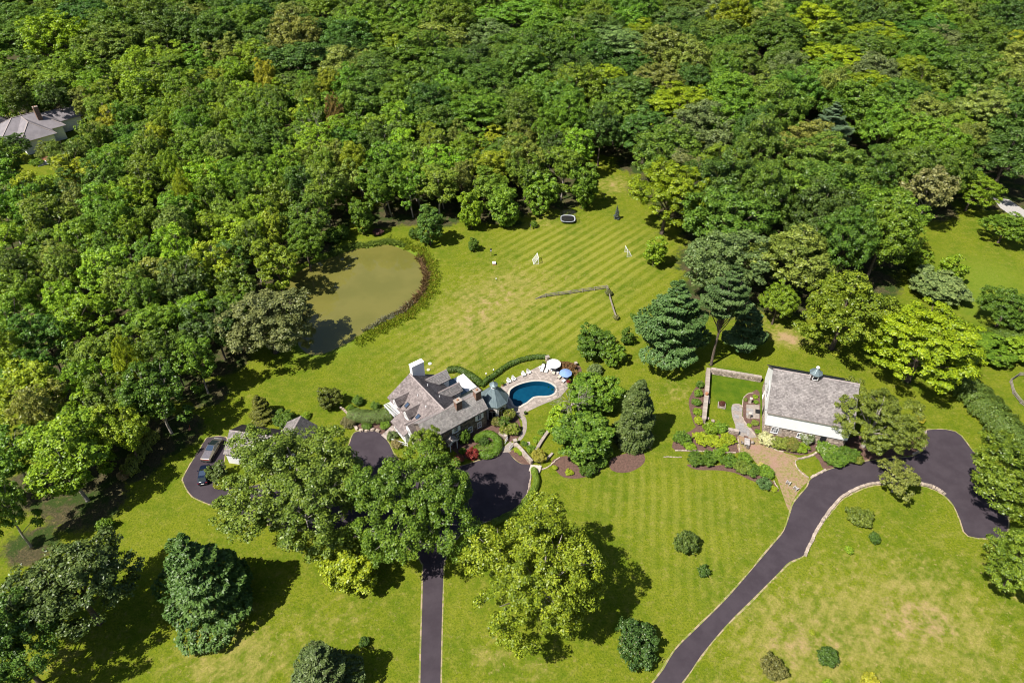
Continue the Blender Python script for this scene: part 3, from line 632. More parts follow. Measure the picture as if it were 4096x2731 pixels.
# ------------------------------------------------------------------ building kit
def shingle_field(parent, o, u, L, w, W, mat, exp=.30, seed=0, clip=None, name='shingles'):
    r = random.Random(seed); o, u, w = Vector(o), Vector(u).normalized(), Vector(w).normalized(); n = u.cross(w).normalized()
    if n.z < 0: n = -n
    V, Fq = [], []; rows = int(W/exp)+1
    for j in range(rows):
        y0 = j*exp; y1 = min(y0 + exp*1.12, W)
        if y1 - y0 < .05: continue
        x = -r.uniform(0, .3)
        while x < L:
            wd = r.uniform(.24, .52); a, b = max(x, 0), min(x+wd-.012, L); x += wd
            if b - a < .03: continue
            if clip and not clip((a+b)/2, (y0+y1)/2): continue
            k = len(V); t = r.uniform(.022, .034); dy = r.uniform(-.02, .02)
            V += [o + u*a + w*(y0+dy) + n*.002, o + u*b + w*(y0+dy) + n*.002, o + u*b + w*(y0+dy) + n*t, o + u*a + w*(y0+dy) + n*t, o + u*b + w*y1 + n*.008, o + u*a + w*y1 + n*.008]
            Fq += [(k, k+1, k+2, k+3), (k+3, k+2, k+4, k+5)]
    if not V: return None
    me = np_mesh(name, [tuple(v) for v in V], Fq, mat); ob = link(bpy.data.objects.new(name, me), parent); ob['kind'] = 'stuff'; return ob
def gable_roof(parent, x0, x1, y0, y1, ze, zr, axis, mat, oh=.3, deck='shingle_bare', rakes=True, exp=.30, seed=0, clipA=None, clipB=None, ridge=True, sides='AB'):
    """x0..y1 roof edges already include the overhang; ridge along axis"""
    mb = MB(); t = .14
    if axis == 'x': m = (y0+y1)/2; pr = lambda a, b, z: (a, b, z)
    else: m = (x0+x1)/2; pr = lambda a, b, z: (b, a, z)
    a0, a1, b0, b1 = (x0, x1, y0, y1) if axis == 'x' else (y0, y1, x0, x1)
    m = (b0+b1)/2
    for e in ([b0] if 'A' in sides else []) + ([b1] if 'B' in sides else []):
        P4 = [pr(a0, e, ze), pr(a1, e, ze), pr(a1, m, zr), pr(a0, m, zr)]
        n = len(mb.v); mb.v += P4 + [(p[0], p[1], p[2]-t) for p in P4]
        mb.f += [(n, n+1, n+2, n+3), (n+7, n+6, n+5, n+4), (n, n+4, n+5, n+1), (n+1, n+5, n+6, n+2), (n+2, n+6, n+7, n+3), (n+3, n+7, n+4, n)]
    roof = mb.build('roof', M[deck], parent)
    hw = abs(b1-b0)/2; W = math.hypot(hw, zr-ze)
    for s, e, cl in (('A', b0, clipA), ('B', b1, clipB)):
        if s not in sides: continue
        o = pr(a0, e, ze); u = Vector(pr(a1, e, ze)) - Vector(o); w = Vector(pr(a0, m, zr)) - Vector(o)
        shingle_field(roof, o, u, u.length, w, W, M[mat], exp, seed + (s == 'B'), cl)
    if ridge:
        r = MB(); d = .16
        for s in (-1, 1):
            sl = (zr-ze)/hw
            q = [pr(a0-.02, m, zr+.075), pr(a1+.02, m, zr+.075), pr(a1+.02, m+s*d, zr+.075-d*sl), pr(a0-.02, m+s*d, zr+.075-d*sl)]
            n = len(r.v); r.v += q + [(p[0], p[1], p[2]-.03) for p in q]
            r.f += [(n, n+1, n+2, n+3), (n+7, n+6, n+5, n+4), (n, n+4, n+5, n+1), (n+1, n+5, n+6, n+2), (n+2, n+6, n+7, n+3), (n+3, n+7, n+4, n)]
        r.build('ridge_cap', M['ridge'], roof)
    return roof
def gable_wall(parent, x0, x1, y0, y1, z0, ze, zr, axis, mat, name='wall', ridge_pos=None):
    mb = MB(); n = 0
    if axis == 'x':
        m = ridge_pos if ridge_pos is not None else (y0+y1)/2
        prof = [(y0, z0), (y1, z0), (y1, ze), (m, zr), (y0, ze)]; ends = [[(x, p[0], p[1]) for p in prof] for x in (x0, x1)]
    else:
        m = ridge_pos if ridge_pos is not None else (x0+x1)/2
        prof = [(x0, z0), (x1, z0), (x1, ze), (m, zr), (x0, ze)]; ends = [[(p[0], y, p[1]) for p in prof] for y in (y0, y1)]
    mb.v = ends[0] + ends[1]; mb.f = [(0, 1, 2, 3, 4), (9, 8, 7, 6, 5)] + [(i, i+5, (i+1) % 5 + 5, (i+1) % 5) for i in range(5)]
    return mb.build(name, M[mat], parent)
def stone_face(parent, o, u, L, Hh, mat, nrm, size=.34, seed=0, holes=(), name='stones', proud=.05):
    """a wall of separate uneven stones on a face: o corner, u along, z up"""
    r = random.Random(seed); o, u, nn = Vector(o), Vector(u).normalized(), Vector(nrm).normalized(); V, Fq = [], []; z = 0
    while z < Hh - .04:
        h = min(r.uniform(.6, 1.05)*size, Hh - z); x = 0
        while x < L - .04:
            w = min(r.uniform(.7, 1.9)*size, L - x); cx, cz = x+w/2, z+h/2
            if not any(a0-.02 < cx < a1+.02 and b0-.02 < cz < b1+.02 for a0, a1, b0, b1 in holes):
                k = len(V); p = proud*r.uniform(.5, 1.3); g = .018; j = lambda: r.uniform(0, .035)
                base = [(x+g, z+g), (x+w-g, z+g), (x+w-g, z+h-g), (x+g, z+h-g)]
                top = [(x+g+j(), z+g+j()), (x+w-g-j(), z+g+j()), (x+w-g-j(), z+h-g-j()), (x+g+j(), z+h-g-j())]
                V += [tuple(o + u*a + Vector((0, 0, b)) + nn*.001) for a, b in base] + [tuple(o + u*a + Vector((0, 0, b)) + nn*p) for a, b in top]
                Fq += [(k+4, k+5, k+6, k+7), (k, k+1, k+5, k+4), (k+1, k+2, k+6, k+5), (k+2, k+3, k+7, k+6), (k+3, k, k+4, k+7)]
            x += w
        z += h
    ob = link(bpy.data.objects.new(name, np_mesh(name, V, Fq, M[mat])), parent); ob['kind'] = 'stuff'
    import bmesh
    bm = bmesh.new(); bm.from_mesh(ob.data); bmesh.ops.recalc_face_normals(bm, faces=bm.faces); bm.to_mesh(ob.data); bm.free(); return ob
def window(parent, loc, rz, w, h, cols=2, rows=4, shutters=False, name='window', arch=False, sill=True):
    """faces local -y"""
    f = .10; mb = MB()
    mb.box(-w/2-f, -w/2, -.07, .05, -h/2-f, h/2+f).box(w/2, w/2+f, -.07, .05, -h/2-f, h/2+f).box(-w/2, w/2, -.069, .05, h/2, h/2+f).box(-w/2, w/2, -.069, .05, -h/2-f, -h/2)
    fr = mb.build(name, M['white'], parent, loc, rz)
    MB().box(-w/2, w/2, -.012, .03, -h/2, h/2).build('pane', M['glass'], fr)
    mu = MB()
    for i in range(1, cols): x = -w/2 + w*i/cols; mu.box(x-.02, x+.02, -.04, -.014, -h/2, h/2)
    for j in range(1, rows): z = -h/2 + h*j/rows; mu.box(-w/2, w/2, -.042, -.015, z-(.035 if j*2 == rows else .018), z+(.035 if j*2 == rows else .018))
    if cols > 1 or rows > 1: mu.build('muntins', M['white'], fr)
    if sill: MB().box(-w/2-f-.05, w/2+f+.05, -.13, .04, -h/2-f-.07, -h/2-f-.002).build('sill', M['white'], fr)
    if shutters:
        for s in (-1, 1):
            x = s*(w/2+f+.26); MB().box(x-.24, x+.24, -.075, -.02, -h/2-f, h/2+f).build('shutter', M['white'], fr)
    return fr
def brick_chimney(parent, x0, x1, y0, y1, z0, z1, mat='brick', flues=1, cap='coping'):
    c = MB().box(x0, x1, y0, y1, z0, z1-.12).build('chimney', M['mortar' if mat == 'brick' else mat], parent)
    if mat == 'brick':
        b = MB(); h = .16; z = z0; k = 0
        while z + h < z1-.12:
            for (a, bq, ax) in ((x0, x1, 0), (y0, y1, 1)):
                Ln = bq-a; nb = max(2, int(Ln/.34)); off = .5*(k % 2)
                for i in range(nb+1):
                    s0 = max(a, a + (i-off)*Ln/nb); s1 = min(bq, a + (i+1-off)*Ln/nb)
                    if s1-s0 < .04: continue
                    for side in (0, 1):
                        if ax == 0: yy = y0 if side == 0 else y1; b.box(s0+.008, s1-.008, yy-.015, yy+.012, z+.008, z+h-.008)
                        else: xx = x0 if side == 0 else x1; b.box(xx-.015, xx+.012, s0+.008, s1-.008, z+.008, z+h-.008)
            z += h; k += 1
        o = b.build('bricks', M['brick'], c); o['kind'] = 'stuff'
    MB().box(x0-.09, x1+.09, y0-.09, y1+.09, z1-.12, z1).build('chimney_cap', M[cap], c)
    for i in range(flues):
        fx = x0 + (x1-x0)*(i+.5)/flues; fy = (y0+y1)/2
        MB().box(fx-.17, fx+.17, fy-.17, fy+.17, z1, z1+.22, tx=.1, ty=.1).build('flue', M['white' if cap == 'white' else 'terracotta'], c)
    return c
# ------------------------------------------------------------------ main house
HR = math.radians(37.5)
house = thing('house', 'stone and white house with wood shingle roofs beside the pool', 'house', (-16.29, 88.04, 0), HR)
wl = gable_wall(house, .3, 14.2, .32, 5.6, 0, 4.95, 7.35, 'x', 'mortar')
tag(wl, 'brown fieldstone wing')
wins = [(12.4, 3.75, 1), (6.75, 3.75, 1), (2.4, 3.75, 1), (12.35, 1.5, 0), (10.1, 1.5, 0), (7.3, 1.5, 0), (2.6, 1.5, 0)]
holes = [(x-.3-.55, x-.3+.55, z-.75, z+.75) for x, z, s in wins] + [(4.55, 5.75, 0, 2.3)]
stone_face(wl, (.3, .32, .02), (1, 0, 0), 13.9, 4.8, 'stone', (0, -1, 0), .36, 1, holes)
stone_face(wl, (14.2, .32, .02), (0, 1, 0), 5.28, 4.8, 'stone', (1, 0, 0), .36, 2)
stone_face(wl, (.3, 5.6, .02), (0, -1, 0), 5.28, 4.8, 'stone', (-1, 0, 0), .36, 3)
for x, z, s in wins: window(house, (x, .27, z), 0, .8, 1.15 if s else 1.3, 2, 4, bool(s))
gable_roof(house, -.05, 14.5, 0, 5.9, 5.0, 7.6, 'x', 'shingle_pale', exp=.30, seed=5)
MB().box(-.05, 14.5, -.09, -.01, 4.84, 4.96).build('gutter', M['metal_dark'], house)
door = MB().box(4.7, 5.6, .2, .3, .05, 2.15).build('door', M['white'], house); MB().box(4.8, 4.86, .16, .21, 1.0, 1.06).build('handle', M['metal_dark'], door)
hood = gable_roof(house, 4.1, 6.2, -1.25, .3, 2.45, 3.15, 'y', 'shingle', exp=.26, seed=9, deck='white')
MB().poly([(4.3, -1.15, 2.4), (6.0, -1.15, 2.4), (5.15, -1.15, 3.0)]).build('porch_gable', M['white'], hood)
for x in (4.35, 5.95): MB().box(x-.07, x+.07, -1.15, -1.0, .02, 2.42).build('porch_post', M['white'], house)
# white wing with its dormers
mw = gable_wall(house, .6, 11.4, 3.5, 15.7, 0, 4.1, 7.45, 'y', 'white'); tag(mw, 'white painted wing')
gable_roof(house, .25, 11.75, 3.0, 16.05, 4.2, 7.7, 'y', 'shingle_brown', exp=.30, seed=12)
for yc in (12.75, 8.5):                         # left dormers
    gable_wall(house, .4, 4.0, yc-1.05, yc+1.05, 4.15, 5.35, 6.3, 'x', 'white', 'dormer')
    gable_roof(house, .2, 4.2, yc-1.3, yc+1.3, 5.2, 6.5, 'x', 'shingle_brown', exp=.28, seed=int(yc*7))
    window(house, (.37, yc, 5.0), -math.pi/2, 1.0, 1.2, 2, 4, name='dormer_window')
for yc, hw in ((13.5, 1.6), (8.7, 1.35)):       # right cross gables
    gable_wall(house, 8.0, 13.0, yc-hw+.3, yc+hw-.3, 0, 5.0, 6.35, 'x', 'white', 'cross_gable')
    gable_roof(house, 8.2, 13.4, yc-hw, yc+hw, 5.0, 6.6, 'x', 'shingle_pale', exp=.28, seed=int(yc*5))
    window(house, (13.03, yc, 4.0), math.pi/2, 1.2, 1.2, 2, 3, name='window')
for x, y, z in ((1.9, 10.55, 5.28), (1.95, 6.45, 5.30)):   # skylights on the left slope
    sl = 3.5/5.75
    k = MB().box(-.55, .55, -.42, .42, .0, .16).build('skylight', M['metal_dark'], house, (x, y, z)); k.rotation_euler = (0, -math.atan(sl), 0)
    MB().box(-.45, .45, -.33, .33, .16, .175).build('pane', M['roof_glass'], k)
for x, y in ((7.4, 11.3), (7.6, 7.2), (4.3, 10.2), (4.0, 6.6)):
    zz = 7.7 - abs(x-6)*3.5/5.75; MB().lathe([(.07, -.1), (.07, .42), (.1, .42), (.1, .5)], (x, y, zz), 8).build('vent_pipe', M['white'], house)
# low roofs on the left side
MB().box(13.0, 14.8, 8.2, 13.4, 0, 3.1).build('link_wall', M['white'], house)
lr = MB().box(12.95, 14.85, 8.1, 13.5, 3.1, 3.22).build('link_roof', M['metal_roof'], house)
for k in range(11): y = 8.2+k*.52; MB().box(13.4, 14.84, y-.02, y+.02, 3.22, 3.27).build('seam', M['metal_roof'], lr)
MB().box(14.86, 17.2, 8.4, 13.1, 0, 3.05).build('sunroom_wall', M['white'], house)
MB().box(14.86, 17.4, 8.2, 13.3, 3.06, 3.26).build('flat_roof', M['white_flat'], house)
for k in range(3): window(house, (17.23, 9.3+k*1.5, 1.6), math.pi/2, 1.1, 1.8, 2, 3)
pg = MB().box(-.85, -.72, 11.5, 15.7, 2.75, 2.9).build('pergola', M['white'], house)
MB().box(.3, .42, 11.5, 15.7, 2.75, 2.9).build('beam', M['white'], pg)
for k in range(11): y = 11.7+k*.39; MB().box(-1.0, .5, y-.06, y+.06, 2.902, 3.04).build('slat', M['white'], pg)
for y in (11.6, 13.6, 15.6): MB().box(-.85, -.72, y-.07, y+.07, 0, 2.748).build('post', M['white'], pg)
for k in range(3): window(house, (.57, 12.4+k*1.2, 1.6), -math.pi/2, .7, 1.4, 2, 3)
# entry porch on the left
MB().box(-1.5, .58, 6.3, 10.9, 0, 2.5).build('porch_wall', M['white'], house)
pr_ = MB().poly([(-1.95, 6.0, 2.5), (-1.95, 11.2, 2.5), (.7, 11.2, 3.75), (.7, 6.0, 3.75)]).poly([(-1.95, 6.0, 2.38), (.7, 6.0, 3.63), (.7, 11.2, 3.63), (-1.95, 11.2, 2.38)]).poly([(-1.95, 6, 2.38), (-1.95, 11.2, 2.38), (-1.95, 11.2, 2.5), (-1.95, 6, 2.5)]).build('porch_roof', M['shingle_bare'], house)
shingle_field(pr_, (-1.95, 6.0, 2.52), (0, 1, 0), 5.2, (2.65, 0, 1.25), 2.93, M['shingle_brown'], .29, 31)
for y in (7.2, 8.6, 10.0): window(house, (-1.53, y, 1.4), -math.pi/2, .8, 1.2, 2, 3)
gable_wall(house, -.75, 2.2, 4.35, 6.9, 0, 4.3, 5.4, 'x', 'white', 'entry_gable')
gable_roof(house, -1.0, 3.2, 4.1, 7.15, 4.3, 5.6, 'x', 'shingle_brown', exp=.28, seed=41)
window(house, (-.78, 5.6, 3.4), -math.pi/2, .8, 1.2, 2, 4); window(house, (-.78, 5.6, 1.3), -math.pi/2, .9, 1.4, 2, 4)
brick_chimney(house, 8.25, 9.55, 1.85, 2.9, 5.8, 8.95); brick_chimney(house, 12.9, 14.15, 1.85, 2.95, 5.6, 8.95)
brick_chimney(house, 6.3, 9.15, 15.25, 16.3, 0, 9.9, 'white', 3, 'white')
# octagonal garden room
oc = (17.9, 2.75); r8 = 2.85; rot8 = math.radians(22.5)
MB().lathe([(r8, 0), (r8, 3.92)], (oc[0], oc[1], 0), 8, rot=rot8).build('octagon_wall', M['cream'], house)
orf = MB().lathe([(3.15, 3.86), (3.2, 3.98), (3.12, 4.0), (.62, 6.9)], (oc[0], oc[1], 0), 8, rot=rot8).build('octagon_roof', M['metal_roof'], house)
for k in range(8):
    a0, a1 = rot8 + k*math.pi/4, rot8 + (k+1)*math.pi/4
    for j in range(5):
        t = j/5; q = lambda r: Vector((oc[0] + r*(math.cos(a0)*(1-t) + math.cos(a1)*t), oc[1] + r*(math.sin(a0)*(1-t) + math.sin(a1)*t), 0))
        b, tp = q(3.12), q(.62); b.z = 4.03; tp.z = 6.93
        # seams run up the slope and end at the hip
        if j == 0: MB().bar(b, tp, .05, .06).build('seam', M['metal_roof'], orf)
        else:
            mid = Vector((oc[0] + 1.0*math.cos((a0+a1)/2), oc[1] + 1.0*math.sin((a0+a1)/2), 0)); ang = (a0+a1)/2
            dirn = Vector((-math.cos(ang), -math.sin(ang), 0)); tt = abs(t-.5)*2; full = (3.12-.62)*math.cos(math.pi/8)
            run = full*(1-max(0, (tt-.2))/.8*.98) if tt > .2 else full
            run = max(.3, run); e = b + dirn*run; e.z = 4.03 + run/full*2.9
            MB().bar(b, e, .035, .05).build('seam', M['metal_roof'], orf)
cu = MB().lathe([(.60, 6.75), (.60, 7.6), (.66, 7.6), (.66, 7.7)], (oc[0], oc[1], 0), 8, rot=rot8).build('cupola', M['white'], house)
MB().lathe([(.92, 7.68), (.92, 7.74), (.5, 8.05), (.14, 8.4), (.1, 8.5)], (oc[0], oc[1], 0), 8, rot=rot8).build('cupola_roof', M['metal_roof'], cu)
MB().lathe([(.04, 8.48), (.04, 8.7), (.13, 8.8), (.13, 8.9), (.03, 9.0), (.02, 9.7), (.0, 9.75)], (oc[0], oc[1], 0), 8).build('finial', M['metal_dark'], cu)
for k in range(8):
    a = rot8 + (k+.5)*math.pi/4
    if math.cos(a) < -.9: continue
    ap = r8*math.cos(math.pi/8); w = 1.45; c = Vector((oc[0] + ap*math.cos(a), oc[1] + ap*math.sin(a), 0))
    fm = MB(); px = [(-w/2, .1), (w/2, .1)] + [(w/2*math.cos(t), 2.45 + w/2*math.sin(t)) for t in np.linspace(0, math.pi, 11)]
    g = MB(); g.v = [(x, -.02, z) for x, z in px]; g.f = [tuple(range(len(px)))]
    def ring(ins, y):
        return [(-w/2+ins, .1+ins), (w/2-ins, .1+ins)] + [((w/2-ins)*math.cos(t), 2.45 + (w/2-ins)*math.sin(t)) for t in np.linspace(0, math.pi, 11)]
    o_, i_ = ring(-.09, 0), ring(.0, 0); K = len(o_)
    fm.v = [(x, -.06, z) for x, z in o_] + [(x, -.06, z) for x, z in i_] + [(x, .01, z) for x, z in o_]
    fm.f = [(q, (q+1) % K, K+(q+1) % K, K+q) for q in range(K)] + [(q, 2*K+q, 2*K+(q+1) % K, (q+1) % K) for q in range(K)]
    fo = fm.build('arched_window', M['cream'], house, tuple(c), a + math.pi/2)
    g.build('pane', M['glass'], fo); MB().box(-w/2, w/2, -.05, -.025, 2.4, 2.47).box(-.03, .03, -.052, -.024, .1, 2.4).build('muntins', M['cream'], fo)
# ------------------------------------------------------------------ barn
BR = math.radians(-16.0)
barn = thing('barn', 'white bank barn with big wood shingle roof and cupola', 'barn', (50.62, 94.52, 0), BR)
sb = MB().box(.35, 15.75, .55, 14.3, 0, 2.62).build('stone_base', M['mortar_pale'], barn)
stone_face(sb, (.35, .55, .0), (1, 0, 0), 15.4, 2.58, 'stone_pale', (0, -1, 0), .34, 21, [(2.2, 3.4, .75, 2.3), (10.8, 12.0, 0, 2.3)])
stone_face(sb, (.35, 14.3, .0), (0, -1, 0), 13.75, 2.58, 'stone_pale', (-1, 0, 0), .34, 22)
bw = gable_wall(barn, .3, 15.85, .3, 14.5, 2.625, 6.2, 11.35, 'x', 'white')
bd = MB()
for i in range(52):
    x = .3 + i*.3; bd.box(x+.003, x+.293, .276, .3, 2.64, 6.1)
for i in range(47):
    y = .3 + i*.3; top = 6.15 + (11.3-6.15)*(1-abs(y+.14-7.4)/7.1)-.1; bd.box(.276, .3, y+.003, y+.293, 2.64, top)
o = bd.build('boards', M['white'], bw); o['kind'] = 'stuff'
gable_roof(barn, -.1, 16.15, 0, 14.8, 6.3, 11.6, 'x', 'shingle', exp=.30, seed=77)
MB().box(-.1, 16.15, -.1, -.01, 6.13, 6.26).build('gutter', M['wood_grey'], barn)
window(barn, (2.5, .5, 1.5), 0, 1.2, 1.3, 3, 4); window(barn, (.27, 7.6, 5.4), -math.pi/2, 2.4, 3.0, 2, 3, sill=False); window(barn, (.32, 10.5, 1.5), -math.pi/2, .9, 1.2, 2, 4)
window(barn, (7.4, .5, 1.4), 0, 1.0, 1.1, 2, 3)
dr = MB().box(11.15, 12.25, .44, .56, .05, 2.25).build('door', M['metal_dark'], barn); MB().box(11.25, 11.32, .40, .441, 1.05, 1.12).build('handle', M['steel'], dr)
MB().box(.28, .34, 5.2, 6.4, .05, 2.2).build('door', M['metal_dark'], barn)
for p_ in ((.26, 3.2, 3.9), (.26, 11.2, 3.9)): MB().box(p_[0]-.12, p_[0], p_[1]-.08, p_[1]+.08, p_[2], p_[2]+.25).build('wall_lamp', M['metal_dark'], barn)
cu = MB().box(7.0, 8.6, 6.55, 8.15, 10.6, 12.55).build('cupola', M['shingle_bare'], barn)
for o_, u_ in (((6.99, 6.54, 10.7), (1, 0, 0)), ((6.99, 8.16, 10.7), (0, -1, 0))):
    stone_face(cu, o_, u_, 1.62, 1.8, 'shingle_dark', (0, -1, 0) if u_[0] else (-1, 0, 0), .2, 4, [], 'shingles', .03)
window(cu, (7.8, 6.5, 11.75), 0, .85, .75, 1, 1, sill=False); window(cu, (6.95, 7.35, 11.75), -math.pi/2, .85, .75, 1, 1, sill=False)
MB().lathe([(1.3, 12.5), (1.3, 12.6), (.95, 12.78), (.12, 13.65)], (7.8, 7.35, 0), 8, rot=rot8).build('cupola_roof', M['metal_roof'], cu)
for k in range(8):
    a = rot8 + k*math.pi/4; MB().bar((7.8 + .98*math.cos(a), 7.35 + .98*math.sin(a), 12.79), (7.8 + .12*math.cos(a), 7.35 + .12*math.sin(a), 13.68), .05, .05).build('seam', M['metal_roof'], cu)
MB().lathe([(.1, 13.6), (.32, 13.75), (.36, 13.95), (.22, 14.1), (0, 14.14)], (7.8, 7.35, 0), 12).build('finial', M['white'], cu)
# ------------------------------------------------------------------ garage
fl = CC(547, 900, 2.9); bl = CC(765, 562, 2.9); gw = np.linalg.norm(bl-fl); ga = math.atan2(bl[1]-fl[1], bl[0]-fl[0]) - math.pi/2
print('garage depth', gw, math.degrees(ga))
garage = thing('garage', 'low garage with shingle roof half hidden under the maple', 'garage', (fl[0], fl[1], 0), ga)
gable_wall(garage, .3, 12.7, .3, gw-.3, 0, 2.85, 5.1, 'x', 'white')
gable_roof(garage, 0, 13, 0, gw, 2.9, 5.4, 'x', 'shingle', exp=.30, seed=91, sides='A', ridge=False)
gable_roof(garage, 0, 13, 0, gw, 2.9, 5.4, 'x', 'shingle_dark', exp=.30, seed=92, sides='B')  # back slope turned from the sun: its shade is put into the darker colour
MB().box(.24, .29, 1.2, 3.6, .05, 2.3).build('garage_door', M['white'], garage)
MB().box(.24, .29, 4.2, 6.6, .05, 2.3).build('garage_door', M['white'], garage)
gable_wall(garage, 9.0, 15.0, gw-3, gw+1.9, 0, 2.85, 4.8, 'y', 'white', 'rear_wing')
gable_roof(garage, 8.7, 15.3, gw-3, gw+2.2, 2.9, 5.2, 'y', 'shingle', exp=.3, seed=93)
# ------------------------------------------------------------------ neighbour's house in the upper left
r1, r2 = NB(125, 205, 9.5), NB(375, 140, 9.5); na = math.atan2(r2[1]-r1[1], r2[0]-r1[0]); nl = np.linalg.norm(r2-r1)
nb = thing('house', 'grey hip-roofed house among the trees in the upper left', 'house', (r1[0], r1[1], 0), na)
def hip(parent, x0, x1, y0, y1, rx0, rx1, ry, ze, zr, mat, name='roof'):
    m = MB(); m.v = [(x0, y0, ze), (x1, y0, ze), (x1, y1, ze), (x0, y1, ze), (rx0, ry, zr), (rx1, ry, zr)]
    m.f = [(0, 1, 5, 4), (1, 2, 5), (2, 3, 4, 5), (3, 0, 4), (3, 2, 1, 0)]; o = m.build(name, M[mat], parent)
    for a, b in ((0, 4), (1, 5), (2, 5), (3, 4), (4, 5)):
        p, q = Vector(m.v[a]), Vector(m.v[b]); MB().bar(p + Vector((0, 0, .05)), q + Vector((0, 0, .05)), .3, .12).build('hip_cap', M['ridge'], o)
    return o
MB().box(-7.0, nl+5.5, -6.6, 6.6, 0, 5.0).build('wall', M['white'], nb); hip(nb, -8, nl+6.5, -7.5, 7.5, 0, nl, 0, 5.0, 9.5, 'slate')
MB().box(-2.0, 8.0, -11.5, -6.5, 0, 4.9).build('wing_wall', M['white'], nb)
w_ = MB(); w_.v = [(-3, -12.5, 4.9), (9, -12.5, 4.9), (9, 0, 4.9), (-3, 0, 4.9), (3, -7.0, 9.2), (3, 0, 9.2)]; w_.f = [(0, 1, 4), (1, 2, 5, 4), (3, 0, 4, 5)]; wr_ = w_.build('wing_roof', M['slate'], nb)
for a, b in ((0, 4), (1, 4), (4, 5)): MB().bar(Vector(w_.v[a]) + Vector((0, 0, .05)), Vector(w_.v[b]) + Vector((0, 0, .05)), .35, .12).build('hip_cap', M['ridge'], wr_)
MB().box(-6, 1, 5, 14, 0, 5).build('rear_wall', M['white'], nb)
gable_wall(nb, -6.4, 1.4, 4, 15, 4.9, 5.0, 9.0, 'y', 'slate', 'rear_roof')
MB().box(nl+3, nl+14, 0, 9, 0, 4.2).build('side_wall', M['white'], nb); gable_wall(nb, nl+2.5, nl+15, -.5, 9.5, 4.2, 4.3, 7.2, 'x', 'slate', 'side_roof')
brick_chimney(nb, nl-.2, nl+1.3, -3.4, -2.2, 4, 12.2, flues=2)
k = MB().box(-.5, .5, -.7, .7, 0, .14).build('skylight', M['glass'], nb, (5.9, -8.2, 6.98)); k.rotation_euler = (0, math.radians(35), 0)
ds = [NB(375, 700), NB(480, 660), NB(540, 640), NB(560, 690), NB(490, 720), NB(400, 760)]
ter = sheet('terrace', [NB(365, 690), NB(540, 640), NB(560, 680), NB(500, 700), NB(370, 720)], .35, M['terracotta'], None, .34)
tag(ter, 'orange brick terrace of the house in the upper left', 'terrace')
st_ = thing('steps', 'white steps below the orange terrace, upper left', 'steps', tuple(NB(480, 725)), na)
for k in range(5): MB().box(-1.6, 1.6, -.9+k*.5, -.45+k*.5, 0, .1+k*.08).build('step', M['white'], st_)
# ------------------------------------------------------------------ foliage
def unit(v): return v/np.maximum(np.linalg.norm(v, axis=-1, keepdims=True), 1e-9)
def leaves_mesh(name, C, Nn, S, mat, rg, tint=None, asp=.62, dirs=None, droop=0.0):
    n = len(C); Nn = unit(Nn); t = rg.normal(size=(n, 3)) if dirs is None else dirs
    t = unit(t - (t*Nn).sum(1, keepdims=True)*Nn); b = np.cross(Nn, t); S = np.asarray(S).reshape(-1, 1)
    fold = Nn*S*.10
    V = np.stack([C - t*S*.5 - fold, C - b*S*asp*.5 + fold, C + t*S*.5 - fold, C + b*S*asp*.5 + fold], 1).reshape(-1, 3)
    Fq = np.arange(4*n).reshape(n, 4)
    if tint is None: tint = rg.random(n)
    return np_mesh(name, V, Fq, mat, np.repeat(tint, 4))
def sph(rg, n, zmin=-1.0):
    z = rg.uniform(zmin, 1, n); a = rg.uniform(0, 2*math.pi, n); r = np.sqrt(1-z*z); return np.stack([r*np.cos(a), r*np.sin(a), z], 1)
def crown(seed, R, zb, zt, nl, ns, nf, lobe, sub, leaf, flat=.75, zmin=-.55, irregular=.18, asp=.62, uprand=.45):
    rg = np.random.default_rng(seed); c0 = np.array([0, 0, (zb+zt)/2]); ax = np.array([R, R, (zt-zb)/2])
    # lobes spread by rejection over the crown
    L = []
    cand = sph(rg, 400, zmin)
    for d in cand:
        if len(L) >= nl: break
        if all(np.dot(d, e) < math.cos(1.9/math.sqrt(nl)) for e in L): L.append(d)
    L = np.array(L); k = len(L); rr = rg.uniform(1-irregular, 1+irregular*.5, k)
    lr = lobe*R*rg.uniform(.75, 1.2, k)
    LC = c0 + L*(ax*(1.0))*rr[:, None] - L*lr[:, None]*.95
    LC = np.vstack([LC, c0 + rg.normal(size=(3, 3))*ax*.18]); lr = np.append(lr, [lobe*R*1.05]*3); L = np.vstack([L, [[0, 0, 1]]*3])
    Cs, Ns, Ts, Ss = [], [], [], []
    for i in range(len(LC)):
        d = sph(rg, ns*2); keep = (d@unit(L[i]+np.array([0, 0, .35]))) > -.35; d = d[keep][:ns]
        sc = LC[i] + d*lr[i]*rg.uniform(.72, 1.08, len(d))[:, None]*np.array([1, 1, .9])
        tone_l = rg.uniform(-.12, .12)
        for j in range(len(d)):
            sr = sub*R*rg.uniform(.7, 1.25); nn = int(nf*rg.uniform(.7, 1.3))
            e = sph(rg, nn, -.75); e = unit(e + d[j]*.35 + np.array([0, 0, .25]))
            p = sc[j] + e*sr*rg.uniform(.4, 1.14, nn)[:, None]*np.array([1, 1, flat])
            Cs.append(p); Ns.append(e*.75 + d[j]*.3 + np.array([0, 0, .45]) + rg.normal(size=(nn, 3))*uprand*1.35)
            Ts.append(np.clip(.5 + tone_l + rg.uniform(-.14, .14) + rg.normal(size=nn)*.26, 0, 1)); Ss.append(leaf*rg.uniform(.65, 1.3, nn))
    C_l = np.concatenate(Cs); return leaves_mesh('crown', C_l, np.concatenate(Ns), np.concatenate(Ss), LEAF, rg, np.concatenate(Ts), asp), LC
